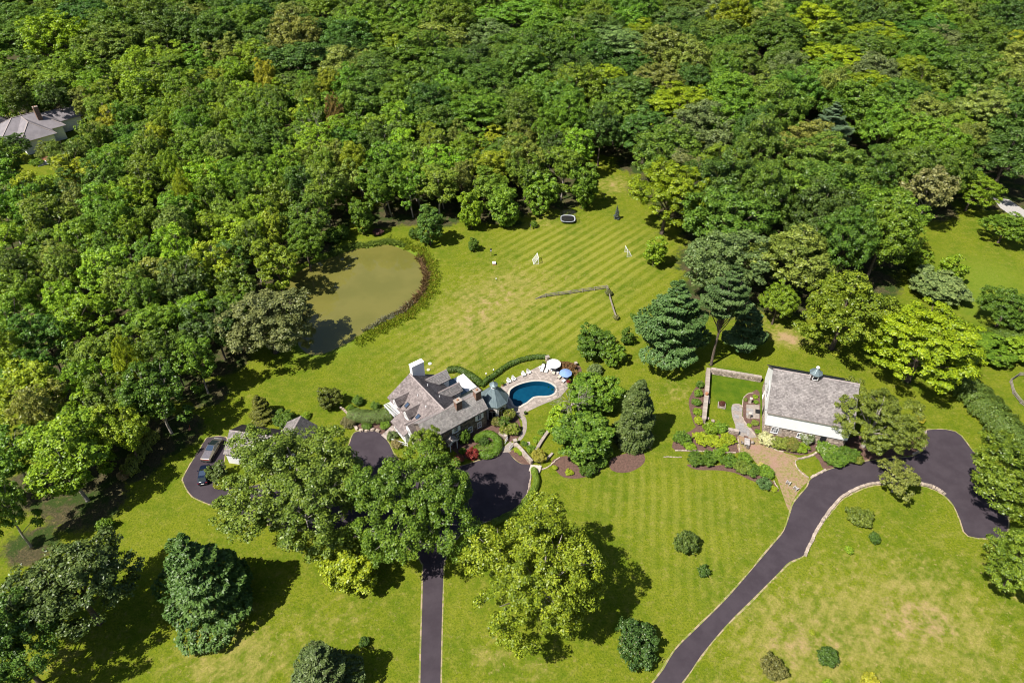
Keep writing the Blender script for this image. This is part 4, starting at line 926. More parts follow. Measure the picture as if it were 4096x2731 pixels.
def trunk_mesh(seed, H, r0, targets, zfork, mat='bark', lean=.4, cap=.86):
    r = random.Random(seed); mb = MB(); top = Vector((r.uniform(-lean, lean), r.uniform(-lean, lean), H*cap))
    pts = [Vector((0, 0, -.2)), Vector((0, 0, .35))] + [Vector((top.x*t + r.uniform(-.15, .15), top.y*t + r.uniform(-.15, .15), H*cap*t)) for t in (.2, .4, .6, .8, 1)]
    mb.tube(pts, [r0*1.5, r0*1.05, r0*.9, r0*.75, r0*.55, r0*.33, r0*.1], 8)
    for t in targets:
        t = Vector(t); z = min(max(zfork, t.z*.55), H*.7); f = z/(H*cap); s = Vector((top.x*f, top.y*f, z)); m = s.lerp(t, .5) + Vector((r.uniform(-.4, .4), r.uniform(-.4, .4), r.uniform(-.6, .3)))
        mb.tube([s, m, t, t + (t-m)*.35], [r0*.42, r0*.3, r0*.16, r0*.05], 6)
        for _ in range(2):
            q = t + Vector((r.uniform(-1, 1), r.uniform(-1, 1), r.uniform(-.2, 1)))*r0*4.5; mb.tube([m.lerp(t, .6), q], [r0*.14, r0*.04], 5)
    return mb.mesh('trunk', M[mat], True)
def pine_crown(seed, H, R, zb, nb, prof, dens=1.0, leaf=.6, droop=.12, flatz=.16, wide=.34, mat=None, asp=.34, gap=.0):
    rg = np.random.default_rng(seed); Cs, Ns, Ds, Ts = [], [], [], []; tips = []
    for i in range(nb):
        t = (i+rg.uniform(0, 1))/nb; t = t**.85; z = zb + (H-zb)*t; Ln = R*prof(t)*rg.uniform(.5, 1.2)
        if Ln < .25: Ln = .25
        a = i*2.39996 + rg.uniform(-.3, .3); d = np.array([math.cos(a), math.sin(a), 0]); sd = np.array([-d[1], d[0], 0])
        el = (.15 + .5*t) - droop
        tips.append((d*Ln*.7 + np.array([0, 0, z + el*Ln*.5])))
        n = int(1.7*dens*(40 + 150*Ln*Ln*wide/(R*.4)*.55)); s = np.sqrt(rg.uniform(.06, 1, n)); w = wide*Ln*np.sin(np.clip(s, 0, 1)*2.6)*1.0 + .12
        # several fingers per bough so that the outline is ragged
        fing = rg.integers(0, 5, n); off = (fing-2)/2.0*w*1.0 + rg.normal(size=n)*w*.09
        pos = d*(s*Ln)[:, None] + sd*off[:, None]; pos[:, 2] = z + el*Ln*s - .22*droop*Ln*s*s + rg.normal(size=n)*flatz*Ln*.3 - np.abs(off)*.18
        Cs.append(pos); Ns.append(np.array([0, 0, 1.0]) + d*.35 + rg.normal(size=(n, 3))*.38); Ds.append(d + sd*(off/np.maximum(Ln, .5))[:, None]*1.2 + rg.normal(size=(n, 3))*.6 + np.array([0, 0, .15]))
        Ts.append(np.clip(.45 + rg.uniform(-.16, .16) + .25*(s-.6) + rg.normal(size=n)*.16, 0, 1))
    C_l = np.concatenate(Cs); rg2 = np.random.default_rng(seed+1)
    return leaves_mesh('crown', C_l, np.concatenate(Ns), leaf*rg2.uniform(.7, 1.3, len(C_l)), mat or NEEDLE, rg2, np.concatenate(Ts), asp, np.concatenate(Ds)), tips
PROTO = {}
def proto(kind, H, R, cr, LC, r0, zfork, seed, mat='bark', lean=.4, ntar=9, cap=.86):
    PROTO.setdefault(kind, []).append(dict(H=H, R=R, crown=cr, trunk=trunk_mesh(seed, H, r0, list(LC)[:ntar], zfork, mat, lean, cap)))
for s in range(3):
    cr, LC = crown(100+s, 8, 3.6, 18, 19, 18, 70, .34, .098, .40, irregular=.30); proto('broad', 18, 8, cr, LC, .38, 3.5, s)
for s in range(4):
    cr, LC = crown(200+s, 5.2, 3.4, 17, 16, 15, 50, .33, .115, .37, irregular=.42, zmin=-.7, flat=.9); proto('forest', 17, 5.2, cr, LC, .22, 3.0, 20+s, 'bark_pale' if s % 2 else 'bark', .9)
for s in range(2):
    cr, LC = crown(300+s, 9, 3.0, 20, 22, 15, 110, .30, .10, .38, flat=.55, irregular=.15, uprand=.3); proto('locust', 20, 9, cr, LC, .45, 4, 30+s)
for s in range(3):
    cr, LC = crown(400+s, 10, 3.0, 21, 26, 22, 92, .29, .078, .345, flat=.8, irregular=.42, zmin=-.6); proto('big', 21, 10, cr, LC, .5, 4, 40+s, 'bark_pale', ntar=14)
for s in range(2):
    cr, LC = crown(520+s, 3.2, .15, 8, 18, 13, 60, .34, .13, .29, irregular=.25, zmin=-.95, flat=.85); proto('low', 8, 3.2, cr, LC, .13, .6, 55+s)
cr, LC = crown(500, 4, 2.2, 8, 13, 10, 34, .34, .13, .36, irregular=.35); proto('sparse', 8, 4, cr, LC, .17, 1.5, 50, 'bark_pale', .8, 14)
for s in range(2):
    cr, LC = pine_crown(600+s, 20, 6.5, 3.2, 50, lambda t: (1-t**1.7)*.94+.06 if t > .12 else .72+t*2, 1.5, .46, .10, .12, .40, asp=.5); proto('pine', 20, 6.5, cr, LC, .36, 3, 60+s, ntar=30, cap=.97, lean=.3)
for s in range(2):
    cr, LC = pine_crown(700+s, 18, 7.0, .8, 46, lambda t: (1-t)**.82*.95+.05, 1.5, .42, .16, .12, .40, asp=.5); proto('spruce', 18, 7, cr, LC, .34, 1, 70+s, ntar=30, cap=.97, lean=.2)
cr, LC = pine_crown(650, 27, 5.2, 15, 34, lambda t: (1-t**1.8)*.9+.1 if t > .2 else .55+t*2, 1.5, .46, .10, .12, .42, asp=.5); proto('hightop', 27, 5.2, cr, LC, .3, 9, 65, ntar=24, cap=.97, lean=.9)
cr, LC = pine_crown(800, 15, 3.0, .3, 130, lambda t: ((1-t)**.65*.85+.1)*(1 if t > .1 else .6+4*t), 1.3, .42, .3, .5, .42, asp=.5); proto('column', 15, 3, cr, LC, .25, .5, 80, ntar=10, cap=.95, lean=.2)
SHR = []
for s in range(3):
    cr, LC = crown(900+s, 1.5, .02, 2.2, 13, 12, 26, .42, .17, .20, irregular=.2, zmin=-.9); SHR.append(cr)
BUSH_BIG = []
for s in range(2):
    cr, LC = crown(950+s, 2.2, .02, 2.6, 20, 13, 30, .34, .13, .22, irregular=.15, zmin=-.9); BUSH_BIG.append(cr)
def put_tree(t):
    p = PROTO[t['kind']]; p = p[rnd.randrange(len(p))]
    root = thing(t['name'], t['label'], 'tree', (t['x'], t['y'], 0), rnd.uniform(0, 2*math.pi), t.get('group'))
    sx = t['R']/p['R']; sz = t['H']/p['H']; root.scale = (sx*rnd.uniform(.94, 1.06), sx*rnd.uniform(.94, 1.06), sz)
    for nm in ('trunk', 'crown'):
        o = link(bpy.data.objects.new(nm, p[nm]), root)
        o.color = (*t['col'], 1)
    return root
for t in TREES: put_tree(t)
def shrub(p, w, h, col, label, name='shrub', group=None, big=False, cat='shrub'):
    me = (BUSH_BIG if big else SHR)[rnd.randrange(2 if big else 3)]; R, Hh = (2.2, 2.6) if big else (1.5, 2.2)
    o = bpy.data.objects.new(name, me); o.location = (p[0], p[1], 0); o.rotation_euler = (0, 0, rnd.uniform(0, 6.28))
    o.scale = (w/2/R, w/2/R*rnd.uniform(.9, 1.1), h/Hh); c = C_[col] if isinstance(col, str) else TINT(col); o.color = (*c, 1)
    return tag(link(o), label, cat, group)
def hedge(pts, w, h, col, label, name='hedge', leaf=.2, dens=210, closed=False, seed=1, taper=.15, lump=.12, parent=None):
    rg = np.random.default_rng(seed); pth = smooth_path(pts, closed, 8); pth = np.array(pth); seg = np.linalg.norm(np.diff(pth, axis=0), axis=1); cum = np.concatenate([[0], np.cumsum(seg)]); L = cum[-1]
    n = int(L*(2*h + w)*dens*.7); s = rg.uniform(-w*.35, L + w*.35, n); sc = np.clip(s, 0, L); i = np.clip(np.searchsorted(cum, sc)-1, 0, len(seg)-1); f = (sc-cum[i])/np.maximum(seg[i], 1e-6)
    base = pth[i] + (pth[i+1]-pth[i])*f[:, None]; d = (pth[i+1]-pth[i])/np.maximum(seg[i], 1e-6)[:, None]; base = base + d*(s-sc)[:, None]; nrm = np.stack([-d[:, 1], d[:, 0]], 1)
    a = rg.uniform(-.15*math.pi, 1.15*math.pi, n); e = 2.6   # rounded box section (superellipse)
    cx, cz = np.cos(a), np.sin(a); k = (np.abs(cx)**e + np.abs(cz)**e)**(-1/e)
    lumps = 1 + .05*np.sin(s*7+a*3) + lump*np.sin(s*2.1+1.3*np.sin(s*.9))*np.sin(a*2+s*.7)
    rr = k*lumps*rg.uniform(.86, 1.04, n); end = np.clip((s+w*.35)/(w*.35), 0, 1)*np.clip((L+w*.35-s)/(w*.35), 0, 1); rr *= .55+.45*np.sqrt(end)
    off = cx*rr*w/2; z = np.maximum(.03, h*.5 + cz*rr*h*.5); off *= 1 - taper*z/h
    C_l = np.stack([base[:, 0] + nrm[:, 0]*off, base[:, 1] + nrm[:, 1]*off, z], 1)
    Nn = np.stack([nrm[:, 0]*cx, nrm[:, 1]*cx, np.maximum(cz, -.1) + .35], 1) + rg.normal(size=(n, 3))*.45
    o0 = C_l[:, :2].mean(0); C_l[:, :2] -= o0
    me = leaves_mesh(name, C_l, Nn, leaf*rg.uniform(.7, 1.3, n), LEAF, rg, np.clip(.5 + rg.normal(size=n)*.22, 0, 1))
    o = bpy.data.objects.new(name, me); o.location = (o0[0], o0[1], 0); c = C_[col] if isinstance(col, str) else TINT(col); o.color = (*c, 1)
    return tag(link(o), label, 'hedge')
hedge([P(300, 650), P(400, 560), P(520, 480), P(700, 350), P(880, 270), P(1100, 215), P(1290, 205)], 1.25, 1.05, (.055, .10, .014), 'clipped hedge curving along the back of the pool lawn', seed=2)
hedge([A(930, 250), A(1010, 245), A(1090, 280), A(1170, 330), A(1215, 370)], 1.6, 1.3, (.055, .10, .014), 'clipped hedge behind the white flat roof', seed=3)
hedge([A(40, 690), A(120, 700), A(230, 705), A(350, 690)], 3.4, 2.3, (.09, .135, .03), 'wide rounded hedge left of the house', seed=4, leaf=.19, dens=240)
hedge([A(1180, 900), A(1260, 850), A(1340, 860), A(1390, 930), A(1370, 1010), A(1290, 1050), A(1220, 1045)], 1.7, 1.2, (.075, .14, .012), 'U-shaped clipped hedge in front of the stone wing', seed=5)
hedge([A(1190, 985), A(1250, 970), A(1320, 950)], 2.4, .7, (.09, .16, .014), 'low green ground cover inside the U-shaped hedge', name='ground_cover', seed=15)
hedge([A(1720, 1185), A(1745, 1280), A(1720, 1370), A(1640, 1480), A(1560, 1570), R7(600, 285)], 1.3, 1.15, (.10, .155, .014), 'clipped hedge along the right rim of the turning court', seed=6)
hedge([R5(1930, 900), R5(2010, 930), R5(2110, 1040), R5(2230, 1170), R5(2350, 1300), R5(2420, 1380)], 6.6, 4.4, (.085, .135, .022), 'tall thick hedge along the right edge beyond the parking bay', seed=7, leaf=.3, dens=95, lump=.2)
hedge([R5(1960, 790), R5(2080, 690), R5(2200, 640), R5(2400, 690)], 5.5, 3.2, (.08, .13, .018), 'overgrown hedge between the right locust and the meadow', seed=8, leaf=.32, dens=85, lump=.3)
hedge([G(520, 1900), G(560, 1830), G(610, 1760)], 3.2, 2.2, (.17, .2, .03), 'pale weedy bank below the left wood', seed=9, leaf=.3, dens=80, lump=.3)
# single shrubs: (place, width, height, colour, label)
S_ = [(A(1080, 905), 2.7, 3.2, 'deep', 'dark upright bush beside the porch hood'), (A(1250, 925), 2.2, 1.8, 'dark', 'dark round bush inside the U-shaped hedge'),
  (A(1150, 1050), 2.7, 2.2, 'red', 'red Japanese maple at the edge of the turning court'), (A(1020, 1085), 2.2, 1.2, (.2, .07, .035), 'low red shrub left of the red Japanese maple'),
  (A(1768, 1070), 3.2, 2.4, (.30, .29, .04), 'pale yellow ball shrub beside the court steps'), (A(1490, 690), 2.8, 2.6, (.15, .18, .025), 'blooming rhododendron nearest the octagon room'),
  (A(1370, 750), 2.4, 2.0, (.15, .16, .03), 'rhododendron against the stone wing corner'), (A(1440, 760), 2.7, 2.5, 'deep', 'dark weeping shrub between the rhododendrons'), (A(1530, 820), 2.9, 2.2, (.14, .185, .02), 'rhododendron nearest the curved garden path'),
  (A(1450, 830), 2.4, 1.9, (.145, .18, .02), 'rhododendron behind the small stone pier'), (A(1055, 1010), 1.5, 1.2, 'mid', 'small bush left behind the red Japanese maple'),
  (A(240, 590), 2.2, 1.5, 'deep', 'low shrub behind the wide hedge'), (A(90, 550), 2.4, 1.8, 'deep', 'shrub right of the dark yew'), (A(330, 770), 2.3, 1.3, 'mid', 'shrub at the right end of the rock edging'), (A(160, 770), 2.2, 1.0, 'deep', 'low plants behind the rock edging'), (A(400, 870), 2.3, 1.5, 'grey', 'grey-green grass clump beside the entry steps'),
  (A(430, 950), 2.4, 1.4, (.2, .17, .06), 'orange-tinged shrub below the entry steps'),
  (A(2030, 230), 3.4, 2.0, (.15, .085, .03), 'bronze barberry beside the white umbrella'), (A(2100, 290), 2.6, 1.6, (.15, .1, .03), 'bronze barberry beside the blue umbrella'), (A(2110, 320), 1.7, 1.1, 'lime', 'lime shrub at the foot of the barberry'),
  (A(2290, 260), 3.6, 2.2, 'grey', 'grey-green shrub above the pool tree'), (A(1600, 1010), 1.7, .9, 'bright', 'bright plants in the bed beside the sloping wall'), (A(1560, 990), 1.3, .8, 'lime', 'lime plants at the top of the bed by the sloping wall'),
  (A(1690, 985), 1.9, 1.2, 'mid', 'shrub above the sloping court wall'), (A(1745, 900), 1.7, 1.0, 'bright', 'flowers along the low garden wall, lower'), (A(1790, 830), 1.7, 1.0, 'mid', 'flowers along the low garden wall, upper'), (A(1920, 1155), 1.2, .8, 'lime', 'small lime shrub in the mulch bed right of the court'),
  (A(2050, 1200), 1.6, .7, 'lime', 'low lime plants at the tip of the mulch bed'), (A(2230, 1195), 3.6, 2.6, 'deep', 'dark rounded shrub at the lower end of the mulch bed'), (A(2120, 1080), 3.2, 2.4, 'mid', 'green shrub in the upper mulch bed'), (A(2330, 1120), 3.0, 2.2, 'deep', 'dark shrub right of the mulch bed'), (A(1630, 935), 1.4, .9, 'deep', 'dark plants beside the gate path'),
  (D(1430, 1000), 4.2, 3.2, 'deep', 'dark bush left of the arborvitae foot'), (D(1388, 1045), 3.2, 2.4, 'mid', 'green bush left of the arborvitae mulch'),
  (CC(1990, 560), 3.2, 1.6, (.16, .15, .06), 'pale dry shrub behind the maple'), (CC(1280, 480), 2.6, 1.5, 'gold', 'golden flowering shrub behind the garage'), (CC(1500, 490), 2.2, 1.2, 'bright', 'bright shrub beside the rear garage wing'), (CC(2000, 400), 1.8, 1.4, 'mid', 'small shrub right below the dark yew'), (CC(2090, 320), 2.4, 1.8, 'deep', 'dark shrub right of the yew'),
  (CC(560, 1250), 3.4, 1.8, 'gold', 'golden shrub below the dark blue car'),
  # barn garden
  (B(230, 390), 2.0, 1.4, 'deep', 'topmost shrub outside the left court wall'), (B(215, 470), 2.1, 1.4, 'mid', 'second shrub outside the left court wall'), (B(200, 550), 2.1, 1.3, 'deep', 'third shrub outside the left court wall'), (B(205, 640), 2.1, 1.2, 'bright', 'fourth shrub outside the left court wall'), (B(210, 720), 2.0, 1.2, 'lime', 'lowest shrub outside the left court wall'),
  (B(330, 810), 3.2, 1.9, 'bright', 'tall bright shrub below the court corner'), (B(420, 800), 3.0, 2.0, 'mid', 'green shrub against the front court wall'), (B(240, 900), 3.3, 1.5, 'lime', 'lime shrub at the left of the garden bed'), (B(360, 920), 3.4, 1.4, 'lime', 'lime shrub in the middle of the garden bed'), (B(490, 900), 3.2, 1.4, 'lime', 'lime shrub beside the teak table'), (B(130, 960), 2.6, 1.1, 'bright', 'bright plants at the left tip of the garden bed'), (B(60, 900), 3.4, 2.0, 'deep', 'dark shrub left of the garden bed'), (B(450, 975), 2.4, .9, 'bright', 'low plants along the front garden edging'),
  (B(180, 1090), 3.6, 2.0, 'deep', 'first dark shrub of the lawn-edge row'), (B(300, 1090), 3.6, 2.0, 'deep', 'second dark shrub of the lawn-edge row'), (B(400, 1060), 3.0, 1.9, 'mid', 'third shrub of the lawn-edge row, set back'), (B(495, 1105), 3.4, 1.8, 'deep', 'fourth shrub of the lawn-edge row'), (B(640, 1080), 2.8, 1.6, 'mid', 'shrub set back beside the brick path'), (B(620, 1165), 3.4, 1.9, (.115, .165, .02), 'bright feathery shrub in the lawn-edge row'), (B(720, 1195), 3.2, 1.7, 'deep', 'dark shrub right of the feathery one'), (B(850, 1210), 3.4, 1.5, 'mid', 'spreading shrub near the end of the lawn-edge row'), (B(830, 1320), 2.8, 1.6, 'blue', 'blue-grey juniper at the end of the lawn-edge row'), (B(920, 1350), 1.7, .6, 'lime', 'lime cushion plant at the very tip of the bed'), (B(800, 1135), 1.4, .9, (.4, .38, .1), 'pale flowering shrub behind the lawn-edge row'),
  (B(840, 905), 3.4, 1.9, (.42, .42, .2), 'cream hydrangea at the barn corner'), (B(960, 935), 3.6, 1.8, (.17, .21, .03), 'green hydrangea under the barn wall'), (B(1080, 960), 3.6, 2.0, (.16, .18, .03), 'hydrangea with reddish heads before the barn'), (B(1220, 910), 3.0, 2.6, (.12, .16, .05), 'white-flowered rose of Sharon before the barn'), (B(1180, 980), 2.8, 1.4, 'bright', 'low shrub below the rose of Sharon'),
  (B(1400, 1010), 4.0, 2.6, 'mid', 'large white-flowered shrub by the barn door'), (B(1480, 1090), 4.4, 2.3, 'deep', 'large rounded shrub at the drive bend'), (B(1590, 1050), 4.2, 2.4, 'deep', 'dark rounded shrub under the olive tree'), (B(1690, 1080), 3.0, 1.6, (.14, .17, .02), 'spiky shrub at the edge of the drive under the olive tree'),
  (B(2290, 715), 2.0, 1.4, (.28, .27, .02), 'yellow shrub right of the olive tree'), (B(2260, 930), 2.0, 1.3, (.3, .26, .02), 'yellow bush in the bed right of the olive tree'), (B(750, 490), 1.2, .5, 'bright', 'low plant above the upper pedestal'), (B(755, 540), 1.2, .5, 'mid', 'low plant right of the upper pedestal'), (B(660, 520), 1.0, .6, 'olive', 'low plant left of the upper pedestal'), (B(745, 740), 1.7, .8, 'olive', 'low plants below the barn terrace'), (B(690, 755), 1.1, .4, 'bright', 'small plants left in the lower barn bed'), (B(770, 815), 1.3, .5, 'mid', 'plants at the barn corner bed'), (B(1500, 95), 2.0, .9, 'gold', 'small golden shrub behind the barn'),
  # lawn
  (R7(105, 745), 1.8, 1.5, 'dark', 'small dark shrub above the bottom pine'), (R7(1140, 770), 7.0, 4.6, (.05, .10, .02), 'large round dark bush right of the chestnut shadow'), (R8(38, 375), 4.4, 3.6, (.075, .115, .02), 'dark round bush alone on the lower lawn'), (R8(108, 475), 2.3, 1.7, 'dark', 'small dark round bush on the lower lawn'), (R8(705, 268), 4.8, 2.3, (.12, .16, .02), 'light spreading shrub inside the drive curve'), (R8(765, 350), 2.2, 2.0, 'dark', 'dark conical shrub inside the drive curve'), (R8(668, 392), 1.6, 1.3, 'bright', 'small bright shrub left below the conical one'),
  (R8(372, 850), 4.0, 2.6, (.12, .12, .03), 'scrubby shrub on bare soil, bottom right lawn'), (R8(580, 805), 3.2, 2.2, 'dark', 'compact dark shrub on the bottom right lawn'), (R8(524, 705), 1.0, .6, 'gold', 'tiny yellow shrub above the compact dark one'), (R8(742, 905), 3.2, 2.0, (.28, .28, .02), 'yellow shrub cut off by the bottom edge'), (R8(585, 905), 1.8, 1.0, 'bright', 'small shrub at the bottom edge left of the yellow one'),
  (E(1120, 1105), 2.2, 1.5, (.11, .12, .04), 'scrubby bush at the fence corner'), (E(1178, 1310), 1.6, 1.3, 'brown', 'dry bush at the end of the fence'), (E(490, 540), 2.4, 2.0, 'mid', 'small shrub left of the trampoline'), (E(1320, 1300), 1.8, 1.2, 'deep', 'thin shrub left of the white pine'),
  (PD(690, 260), 6.0, 3.5, 'mid', 'leafy shrub above the pond head'), (PD(1080, 225), 3.4, 1.6, (.10, .05, .04), 'purple-leaved shrub behind the pond'), (PD(1470, 270), 4.0, 3.0, 'deep', 'dark shrub left of the neat oval tree'), (PD(600, 300), 5.0, 3.6, 'deep', 'dark shrub on the upper left pond bank'),
  (R6(840, 190), 2.4, 2.0, (.3, .22, .09), 'pale dry bush at the shaded edge of the left lawn'), (R6(720, 530), 3.0, 2.4, 'mid', 'low bush in the shade of the left lawn'), (NB(300, 560), 6.0, 5.0, 'deep', 'dark shrub below the grey roof, upper left'), (NB(430, 730), 4.0, 2.2, 'mid', 'shrub beside the white steps, upper left'), (B(1500, 70), 1.0, .5, 'mid', 'tuft behind the barn lawn')]
for p, w, h, col, lab in S_: shrub(p, w, h, col, lab, big=w > 3)
for d_, H, w, col, lab in [((30, 335), 9, 75, 'dark', 'dark tree in front of the grey roof, left'), ((110, 345), 8, 60, 'olive', 'olive tree in front of the grey roof, right'), ((95, 440), 8, 60, 'yellow', 'yellow-leaved tree below the orange terrace'), ((40, 420), 10, 80, 'dark', 'dark tree left of the white steps')]:
    T(*d_, w, H, 'broad', col, lab, 'garden_tree'); put_tree(TREES[-1])
# flowers on the white-flowered shrubs (parts of them)
def blossoms(ob, col, n, size, seed):
    rg = np.random.default_rng(seed); co = np.empty(len(ob.data.vertices)*3, np.float32); ob.data.vertices.foreach_get('co', co); co = co.reshape(-1, 3); c = co.reshape(-1, 4, 3).mean(1)
    c = c[c[:, 2] > c[:, 2].max()*.35]; c = c[rg.choice(len(c), n)]; d = unit(c - np.array([0, 0, c[:, 2].max()*.3])); c = c + d*.06
    me = leaves_mesh('blossom', c, d + rg.normal(size=c.shape)*.3, size*rg.uniform(.7, 1.3, n), LEAF, rg, None, .9); o = link(bpy.data.objects.new('blossom', me), ob); o.color = (*col, 1); o['kind'] = 'stuff'
for ob in list(COL.objects):
    l = ob.get('label', '')
    if 'cream hydrangea' in l: blossoms(ob, (.75, .72, .45), 520, .2, 1)
    elif 'white-flowered' in l: blossoms(ob, (.85, .82, .8), 260, .17, 2)
    elif 'reddish heads' in l: blossoms(ob, (.4, .2, .08), 240, .18, 3)
    elif 'rhododendron' in l: blossoms(ob, (.5, .3, .2), 130, .16, 4)
    elif 'large round dark bush' in l: blossoms(ob, (.45, .4, .2), 240, .09, 5)
# bare trees
def bare_tree(loc, H, r0, seed, label, spread=.9):
    r = random.Random(seed); root = thing('dead_tree', label, 'tree', (loc[0], loc[1], 0)); tr = MB(); br = MB()
    top = Vector((r.uniform(-.5, .5), r.uniform(-.5, .5), H*.6)); tr.tube([(0, 0, -.1), (0, 0, .5), tuple(top*.5), tuple(top)], [r0*1.3, r0, r0*.8, r0*.55], 8)
    def grow(p, d, L, rad, lev):
        q = p + d*L; m = p.lerp(q, .5) + Vector((r.uniform(-1, 1), r.uniform(-1, 1), r.uniform(-.5, .5)))*L*.12; br.tube([p, m, q], [rad, rad*.75, rad*.5], 5)
        if lev > 0:
            for _ in range(3): grow(q if r.random() < .7 else m, (d + Vector((r.uniform(-1, 1), r.uniform(-1, 1), r.uniform(-.35, .8)))*.8).normalized(), L*r.uniform(.55, .8), rad*.55, lev-1)
    for k in range(8):
        a = k*.8 + r.uniform(-.3, .3); f = r.uniform(.55, 1); grow(top*f, Vector((math.cos(a)*spread, math.sin(a)*spread, r.uniform(.25, .9))).normalized(), H*.24, r0*.45, 3)
    tr.build('trunk', M['bark_pale'], root, smooth=True, fix=False); br.build('branches', M['bark_pale'], root, smooth=True, fix=False)
bare_tree(P(1680, 1230), 9.5, .2, 5, 'bare silvery dead tree below the pool deck')
p = D(742, 350, 6); bare_tree(p, 17, .22, 8, 'bare dead tree standing in the wood above the pond', .6)
# pale trunks visible at the wood edge
for k, (bx, by) in enumerate([(900, 498), (948, 492), (1020, 480), (1010, 470), (965, 478)]):
    b = D(bx, by); r = random.Random(k); Hh = 16; ln = r.uniform(.8, 2.2)
    t = thing('woodland_tree', ['leftmost pale bare-stemmed tree at the wood edge by the pond', 'second pale bare-stemmed tree from the left at the wood edge', 'fifth pale bare-stemmed tree from the left at the wood edge', 'fourth pale bare-stemmed tree from the left at the wood edge', 'third pale bare-stemmed tree from the left at the wood edge'][k], 'tree', tuple(b))
    MB().tube([(0, 0, -.1), (-ln*.3, .1, 4), (-ln*.7, .3, 8), (-ln, .4, 13)], [.26, .21, .17, .08], 7).build('trunk', M['bark_pale'], t, smooth=True, fix=False)
    c = link(bpy.data.objects.new('crown', PROTO['forest'][k % 4]['crown']), t); c.location = (-ln*.8, 1.0, 2.0); c.scale = (.8, .8, .85); c.color = (*C_[['mid', 'bright', 'mid', 'deep', 'bright'][k]], 1)
# ------------------------------------------------------------------ reeds and bank grass
def blades(name, C, h, w, cols, label, seed, lean=.35, cat='reeds'):
    rg = np.random.default_rng(seed); n = len(C); a = rg.uniform(0, 2*math.pi, n); d = np.stack([np.cos(a), np.sin(a), np.zeros(n)], 1); hh = h*rg.uniform(.6, 1.25, n)[:, None]; ww = w*rg.uniform(.7, 1.3, n)[:, None]
    ln = rg.normal(size=(n, 3))*lean; ln[:, 2] = 0; up = np.array([0, 0, 1.0])
    V = np.stack([C - d*ww, C + d*ww, C + d*ww*.6 + (up + ln*.5)*hh*.6, C + (up + ln*1.3)*hh], 1).reshape(-1, 3)
    me = np_mesh(name, V, np.arange(4*n).reshape(n, 4), LEAF, np.repeat(rg.random(n), 4)); o = bpy.data.objects.new(name, me); o.color = (*TINT(cols), 1)
    return tag(link(o), label, cat, None, 'stuff')
PN = np.array(POND); seg = np.linalg.norm(np.roll(PN, -1, 0)-PN, axis=1)
def bank(n, lo, hi, t0, t1, seed):
    rg = np.random.default_rng(seed); t = (t0 + rg.beta(1.5, 1.5, n)*(t1-t0))*len(PN) % len(PN); i = t.astype(int); f = (t-i)[:, None]; a = PN[i]; b = PN[(i+1) % len(PN)]; p = a + (b-a)*f; e = unit(b-a); nn = np.stack([-e[:, 1], e[:, 0]], 1)
    ctr = PN.mean(0); sgn = np.sign(((p-ctr)*nn).sum(1))[:, None]; clump = (np.sin(t*1.1)+np.sin(t*2.7+1)+.7*np.sin(t*6.3))*.38*np.clip(hi-1, .4, 1.2)
    o = lo + (hi-lo)*rg.beta(1.0, 1.7, n) + clump; p = p + nn*sgn*o[:, None]; z = np.where(o < 1, -1.1*np.clip((1.0-o)/4.0, 0, 1)**1.3, 0)
    return np.stack([p[:, 0], p[:, 1], z], 1)
blades('reeds', bank(1500, -.9, .6, .24, .47, 1), 1.2, .055, (.15, .10, .045), 'rusty brown reeds along the right shore of the pond', 1)
blades('reeds', bank(900, -.8, .5, .40, .56, 2), 1.1, .055, (.16, .16, .10), 'grey-green reeds along the lower right shore of the pond', 2)
blades('bank_grass', bank(15000, .2, 3.8, .14, .62, 3), .55, .07, (.15, .20, .015), 'bright tall grass on the right bank of the pond', 3, cat='grass')
blades('bank_grass', bank(4200, -.3, 1.6, .0, .2, 4), .75, .06, (.12, .175, .03), 'green tall grass along the far bank of the pond', 4, cat='grass')
blades('bank_grass', bank(2500, .3, 3.0, .2, .55, 5), .5, .07, (.24, .17, .03), 'orange-tinged grass along the right bank of the pond', 5, cat='grass')
# ------------------------------------------------------------------ swimming pool
pool = thing('swimming_pool', 'kidney-shaped pool of dark blue water in the flagstone deck', 'swimming pool', (0, 0, 0))
def ring(a, b, za, zb, name, mat, parent):
    m = MB(); n = len(a); m.v = [(p[0], p[1], za) for p in a] + [(p[0], p[1], zb) for p in b]; m.f = [(i, (i+1) % n, n+(i+1) % n, n+i) for i in range(n)]; return m.build(name, M[mat], parent)
ring(rim, POOL, .085, .085, 'coping', 'poolrim', pool); ring(rim, rim, .03, .085, 'coping_edge', 'poolrim', pool)
ring(POOL, POOL, .085, -1.3, 'basin_wall', 'pool_tile', pool)
b_ = sheet('basin_floor', POOL, -1.3, M['pool_tile'], None); b_.parent = pool
w_ = sheet('water', POOL, -.08, M['pool_water'], None); w_.parent = pool
ld = thing('pool_ladder', 'steel ladder rails at the right end of the pool', 'ladder', tuple(P(1475, 700)), 0)
for s in (-.25, .25): MB().tube([(-.45, s, -.5), (-.45, s, .55), (-.3, s, .75), (.05, s, .7), (.2, s, .05)], .035, 6).build('rail', M['steel'], ld, smooth=True)
for z in (-.35, -.1): MB().box(-.5, -.4, -.25, .25, z, z+.03).build('rung', M['steel'], ld)
